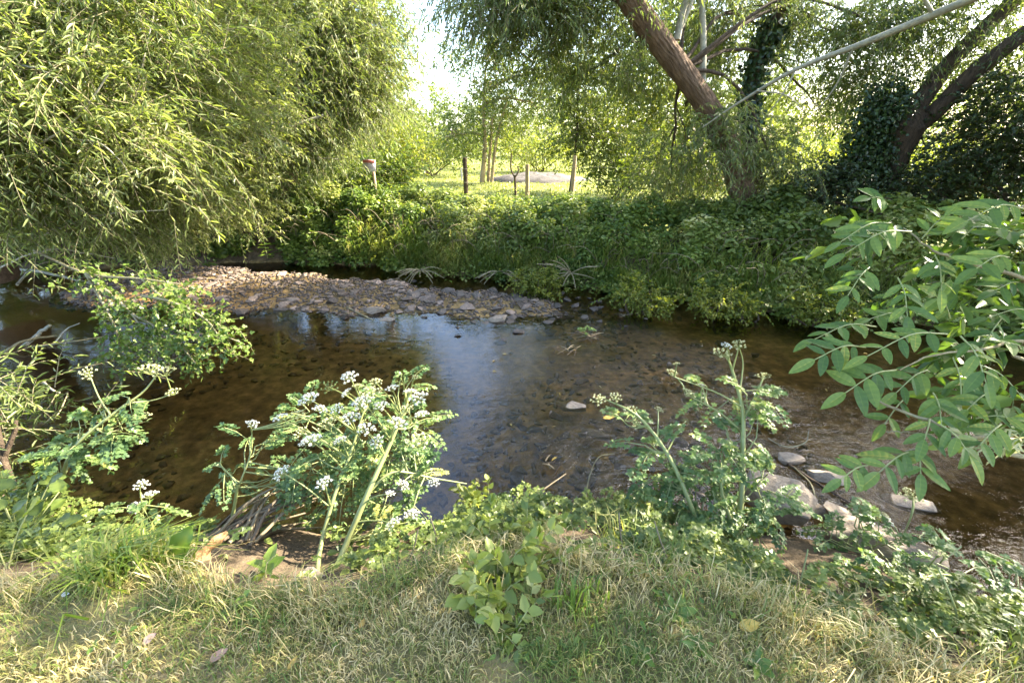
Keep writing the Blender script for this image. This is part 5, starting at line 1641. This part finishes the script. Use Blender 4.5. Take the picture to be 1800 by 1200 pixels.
# ------------------------------------------------------------------ hawthorn spray hanging over the water at the left
hb_ = pY(60, 440, 4.4)
haw = thing('hawthorn_branch', 'leafy hawthorn branch hanging low over the water at the left', 'branch', hb_)
hl, ht = Geo(), Geo()
tips = [[(60, 440, 4.4), (150, 480, 3.9), (250, 490, 3.6), (320, 500, 3.6)], [(150, 480, 3.9), (230, 550, 3.5), (270, 620, 3.4)], [(250, 490, 3.6), (330, 560, 3.4), (430, 605, 3.3)],
        [(230, 550, 3.5), (300, 590, 3.4), (345, 640, 3.3)], [(150, 480, 3.9), (200, 570, 3.5), (215, 640, 3.4)], [(250, 520, 3.55), (300, 530, 3.4), (360, 560, 3.35), (390, 600, 3.3)]]
for t_ in tips:
    c = spline([pY(*q) for q in t_], 14)
    tube(ht, c, [.014, .005], 5)
    n = 62
    P = c[rng.integers(3, 14, n)] + rng.normal(0, .05, (n, 3))
    sprays(hl, ht, P, rng.normal(0, .7, (n, 3)) + A3([.2, -.1, -.1]), rng.uniform(.1, .24, n), .3, 7, .042, .036, np.clip(rng.normal(.5, .15, n), 0, 1), 'lobed', .2, .9, .002)
ht.build('twigs', M['twig'], haw, kind='stuff')
hl.build('foliage', M['hawthorn'], haw)

# ------------------------------------------------------------------ ash tree at the right, its trunk outside the picture
ab = A3([4.3, .6, 0.0])
ash = thing('ash_tree', 'ash tree reaching in from the right edge with large compound leaves', 'tree', ab)
g = Geo()
tube(g, spline([ab - A3([0, 0, .1]), ab + A3([.05, .1, 1.3]), ab + A3([-.05, .4, 2.8]), ab + A3([.1, .9, 4.6])], 30), [.17, .14, .11, .06], 20, ridge=.03)
g.build('trunk', M['bark_pale'], ash, smooth=True)
fork = ab + A3([.03, .15, 1.2])
# lichen-covered bough crossing the picture
g = Geo()
tube(g, spline([ab + A3([-.03, .35, 2.6]), pY(1900, -75, 4.4), pY(1700, 2, 5.0), pY(1530, 72, 5.6), pY(1400, 122, 6.1), pY(1300, 180, 6.6), pY(1235, 224, 7.0)], 60), [.05, .042, .036, .032, .024, .016, .008], 12, ridge=.04)
bo = g.build('bough', M['bark_pale'], ash, smooth=True, label='pale lichen-covered bough crossing in front of the willow trunk')
g = Geo()
for a, b, r0 in (((1500, 85, 5.7), (1440, 190, 6.0), .014), ((1400, 122, 6.1), (1350, 200, 6.2), .012), ((1640, 25, 5.2), (1590, -40, 5.2), .02), ((1330, 160, 6.4), (1410, 190, 6.3), .010)):
    p, q = pY(*a), pY(*b)
    tube(g, spline([p, (p + q) / 2 + rng.normal(0, .05, 3), q], 8), [r0, r0 * .4], 5)
g.build('side_twigs', M['bark_pale'], bo, kind='stuff')


def leaflet_mesh(name, seed, W=.36):
    q = np.random.default_rng(seed)
    nu = 13
    u = np.linspace(0, 1, nu)
    w = np.sin(PI * u ** .85) ** .75 * W * .5
    w[0] = .012; w[-1] = .004
    V, F, r = [], [], []
    cv = q.uniform(.05, .22)
    tw = q.normal(0, .12)
    for a_, (uu, ww) in enumerate(zip(u, w)):
        for s_ in (-1, -.12, 0, .12, 1):
            h_ = (.13 * abs(s_) * ww * 2) - cv * uu * uu + tw * s_ * ww * uu * 2 + q.normal(0, .006) * abs(s_)
            V.append((uu - .06 * (1 - abs(s_)) * (a_ % 2), s_ * ww, h_))
            r.append((.72 if s_ == 0 else .45) + (.07 if a_ % 2 else -.07) + q.normal(0, .05))
    for a_ in range(nu - 1):
        for b_ in range(4):
            k_ = a_ * 5 + b_
            F.append((k_, k_ + 1, k_ + 6, k_ + 5))
    g = Geo()
    g.add(V, F, r)
    return g


def ash_mat2():
    """leaflet colour with a little difference from leaflet to leaflet"""
    m = M['ash'].copy()
    nt = m.node_tree
    oi = nt.nodes.new('ShaderNodeObjectInfo')
    at = [n for n in nt.nodes if n.type == 'ATTRIBUTE'][0]
    rp = [n for n in nt.nodes if n.type == 'VALTORGB'][0]
    md = N(nt, 'ShaderNodeMath', operation='MULTIPLY_ADD')
    nt.links.new(oi.outputs['Random'], md.inputs[0])
    md.inputs[1].default_value = .8
    md.inputs[2].default_value = -.38
    ad = N(nt, 'ShaderNodeMath', operation='ADD')
    nt.links.new(md.outputs[0], ad.inputs[0])
    nt.links.new(at.outputs['Fac'], ad.inputs[1])
    nt.links.new(ad.outputs[0], rp.inputs[0])
    return m

M['ash_leaflet'] = ash_mat2()
LF = [leaflet_mesh('leaflet', 40 + q).mesh('leaflet', M['ash_leaflet'], True) for q in range(6)]


def frame(D, Nn):
    D = nrm(A3(D)); S = nrm(np.cross(Nn, D)); Nn = np.cross(D, S)
    return Matrix((tuple(D), tuple(S), tuple(Nn))).transposed().to_euler()


def compound(a, b, npair=3, lf=.095, sag=.12):
    """one compound leaf: rachis a -> b with paired leaflets and one at the tip"""
    a, b = A3(a), A3(b)
    L = np.linalg.norm(b - a)
    m = (a + b) / 2 + A3([0, 0, sag * L])
    c = spline([a, m, b], 12)
    g = Geo()
    tube(g, c, [.0032, .0018], 5, .5)
    o = g.build('compound_leaf', M['stem'], ash, smooth=True)
    ax = nrm(b - a)
    tov = nrm(CAM - m)
    Nn = nrm(A3([0, 0, 1.0]) * .75 + tov * .55 + rng.normal(0, .22, 3))
    side = nrm(np.cross(Nn, ax))
    for j in range(npair):
        t = .35 + .6 * j / max(npair - 1, 1) * .85
        p = c[int(t * 11)]
        for s_ in (-1, 1):
            d = nrm(ax * .55 + side * s_ * .95 - A3([0, 0, .22]) + rng.normal(0, .12, 3))
            l_ = lf * rng.uniform(.7, 1.2)
            place('leaflet', LF[rng.integers(6)], o, p, frame(d, Nn + rng.normal(0, .18, 3)), (l_, l_ * rng.uniform(.9, 1.15), l_))
    place('leaflet', LF[rng.integers(6)], o, b, frame(nrm(ax - A3([0, 0, .25])), Nn), (lf * 1.1,) * 3)


CL = [(1602, 407, 1485, 446, 1.75, 4), (1566, 392, 1478, 425, 1.8, 4), (1528, 470, 1490, 520, 1.7, 3), (1643, 448, 1655, 511, 1.7, 3), (1578, 488, 1595, 556, 1.65, 3), (1665, 587, 1524, 626, 1.5, 4),
      (1540, 574, 1432, 596, 1.65, 4), (1521, 610, 1432, 632, 1.55, 4), (1575, 650, 1486, 690, 1.55, 4), (1688, 590, 1733, 672, 1.45, 3), (1634, 736, 1625, 772, 1.5, 2), (1652, 745, 1704, 800, 1.45, 3),
      (1602, 792, 1545, 830, 1.5, 3), (1611, 785, 1618, 832, 1.5, 3), (1526, 817, 1478, 842, 1.5, 3), (1773, 452, 1716, 472, 1.6, 3), (1800, 367, 1700, 388, 1.6, 4), (1800, 440, 1745, 400, 1.7, 3),
      (1830, 556, 1735, 558, 1.8, 3), (1670, 560, 1645, 520, 1.8, 3), (1820, 640, 1760, 600, 1.7, 3), (1760, 745, 1715, 790, 1.5, 3), (1715, 735, 1780, 735, 1.6, 3), (1640, 690, 1655, 745, 1.55, 3),
      (1675, 628, 1690, 720, 1.7, 3), (1620, 420, 1660, 380, 1.85, 3), (1560, 360, 1530, 348, 1.95, 3), (1720, 640, 1790, 690, 1.7, 3), (1600, 560, 1530, 560, 1.8, 3), (1740, 690, 1700, 720, 1.65, 3),
      (1690, 420, 1735, 385, 1.8, 3), (1800, 500, 1750, 510, 1.85, 3), (1630, 650, 1575, 690, 1.7, 3), (1760, 560, 1720, 620, 1.75, 3), (1590, 700, 1555, 745, 1.7, 2), (1830, 720, 1790, 770, 1.6, 3), (1560, 430, 1530, 410, 1.9, 3)]
for x0, y0, x1, y1, d, np_ in CL:
    compound(pd(x0, y0, d), pd(x1, y1, d - .05), np_, rng.uniform(.07, .092))
# the leafy branches
for pts, rr in (([fork, pd(1900, 800, 1.75), pd(1780, 772, 1.6), pd(1690, 768, 1.52), pd(1640, 742, 1.5), pd(1560, 712, 1.55), pd(1530, 695, 1.6)], [.03, .014, .010, .008, .004]),
                ([fork, pd(1900, 520, 2.0), pd(1800, 490, 1.8), pd(1700, 458, 1.75), pd(1640, 440, 1.75), pd(1590, 400, 1.8)], [.03, .016, .011, .008, .004]),
                ([fork, pd(1900, 640, 1.9), pd(1800, 600, 1.75), pd(1720, 615, 1.65), pd(1640, 625, 1.6), pd(1580, 650, 1.58)], [.028, .012, .009, .006, .003]),
                ([pd(1690, 768, 1.52), pd(1650, 775, 1.5), pd(1610, 788, 1.5), pd(1530, 815, 1.5)], [.007, .004]), ([pd(1640, 765, 1.5), pd(1600, 760, 1.52), pd(1556, 757, 1.55)], [.005, .003]),
                ([fork, pd(1950, 400, 2.0), pd(1820, 365, 1.7), pd(1760, 370, 1.7)], [.024, .010, .005])):
    g = Geo()
    tube(g, spline(pts, 26) + rng.normal(0, .0025, (26, 3)), [q * .65 for q in rr], 8, .5)
    g.build('branch', M['twig'], ash, smooth=True)
gl0, gt0 = Geo(), Geo()
# pale keys hanging at the right edge
g = Geo()
n = 90
P = pd(1775, 775, 1.55) + rng.normal(0, .5, (n, 3)) * A3([.11, .06, .05])
leaves(g, P, rng.normal(0, .5, (n, 3)) + A3([-.3, 0, -.6]), rng.normal(0, 1, (n, 3)), .035, .009, rng.uniform(0, 1, n), 'lance6')
g.build('seed_keys', M['cream_flower'], ash, kind='stuff')
# leaves further in, behind the nearest ones
for x_, y_, d_, n_ in ((1720, 440, 2.1, 12), (1760, 560, 2.1, 12), (1640, 500, 2.1, 8), (1720, 660, 1.95, 10), (1790, 700, 1.9, 7), (1580, 430, 2.1, 6), (1780, 400, 2.0, 9)):
    P = pd(x_, y_, d_) + in_ball(n_) * A3([.2, .15, .14])
    sprays(gl0, gt0, P, rng.normal(0, .5, (n_, 3)) + A3([-.7, -.1, 0]), rng.uniform(.15, .28, n_), .35, 7, .10, .042, np.clip(rng.normal(.4, .12, n_), 0, 1), 'ovate', .25, .95, .002)
gl0.build('inner_foliage', M['ash'], ash, kind='stuff')
gt0.build('inner_twigs', M['stem'], ash, kind='stuff')
# unseen crown above and beside the camera, spread to shade the lawn
gl, gt = Geo(), Geo()
crown(gl, gt, [(A3([4.6, 2.6, 3.4]), (1.5, 1.3, .9), 1), (A3([3.6, .9, 3.9]), (1.4, 1.2, .8), 1), (A3([5.2, 1.4, 4.4]), (1.5, 1.3, 1), 1), (A3([4.2, 1.8, 5.2]), (1.4, 1.3, .9), .7), (A3([5.6, 3.2, 2.4]), (1.2, 1.2, .8), .8),
              (A3([3.6, 1.6, 2.3]), (.8, .7, .6), .6),
              (A3([2.6, 3.4, 3.9]), (1.0, .9, .5), 1.0), (A3([1.4, 2.6, 3.7]), (1.0, .8, .4), .9), (A3([2.2, 1.2, 3.6]), (1, .8, .5), .7), (A3([3.7, 2.2, 2.9]), (.8, .7, .6), .9), (A3([4.6, 1.7, 3.0]), (1, .8, .7), .9)],
      tw=11, clumps=20, L=.4, droop=.3, k=9, leafL=.10, leafW=.042, shape='ovate', sig=.22, hang=.2)
gl.build('crown', M['ash'], ash)
gt.build('twigs', M['bark_pale'], ash, kind='stuff')
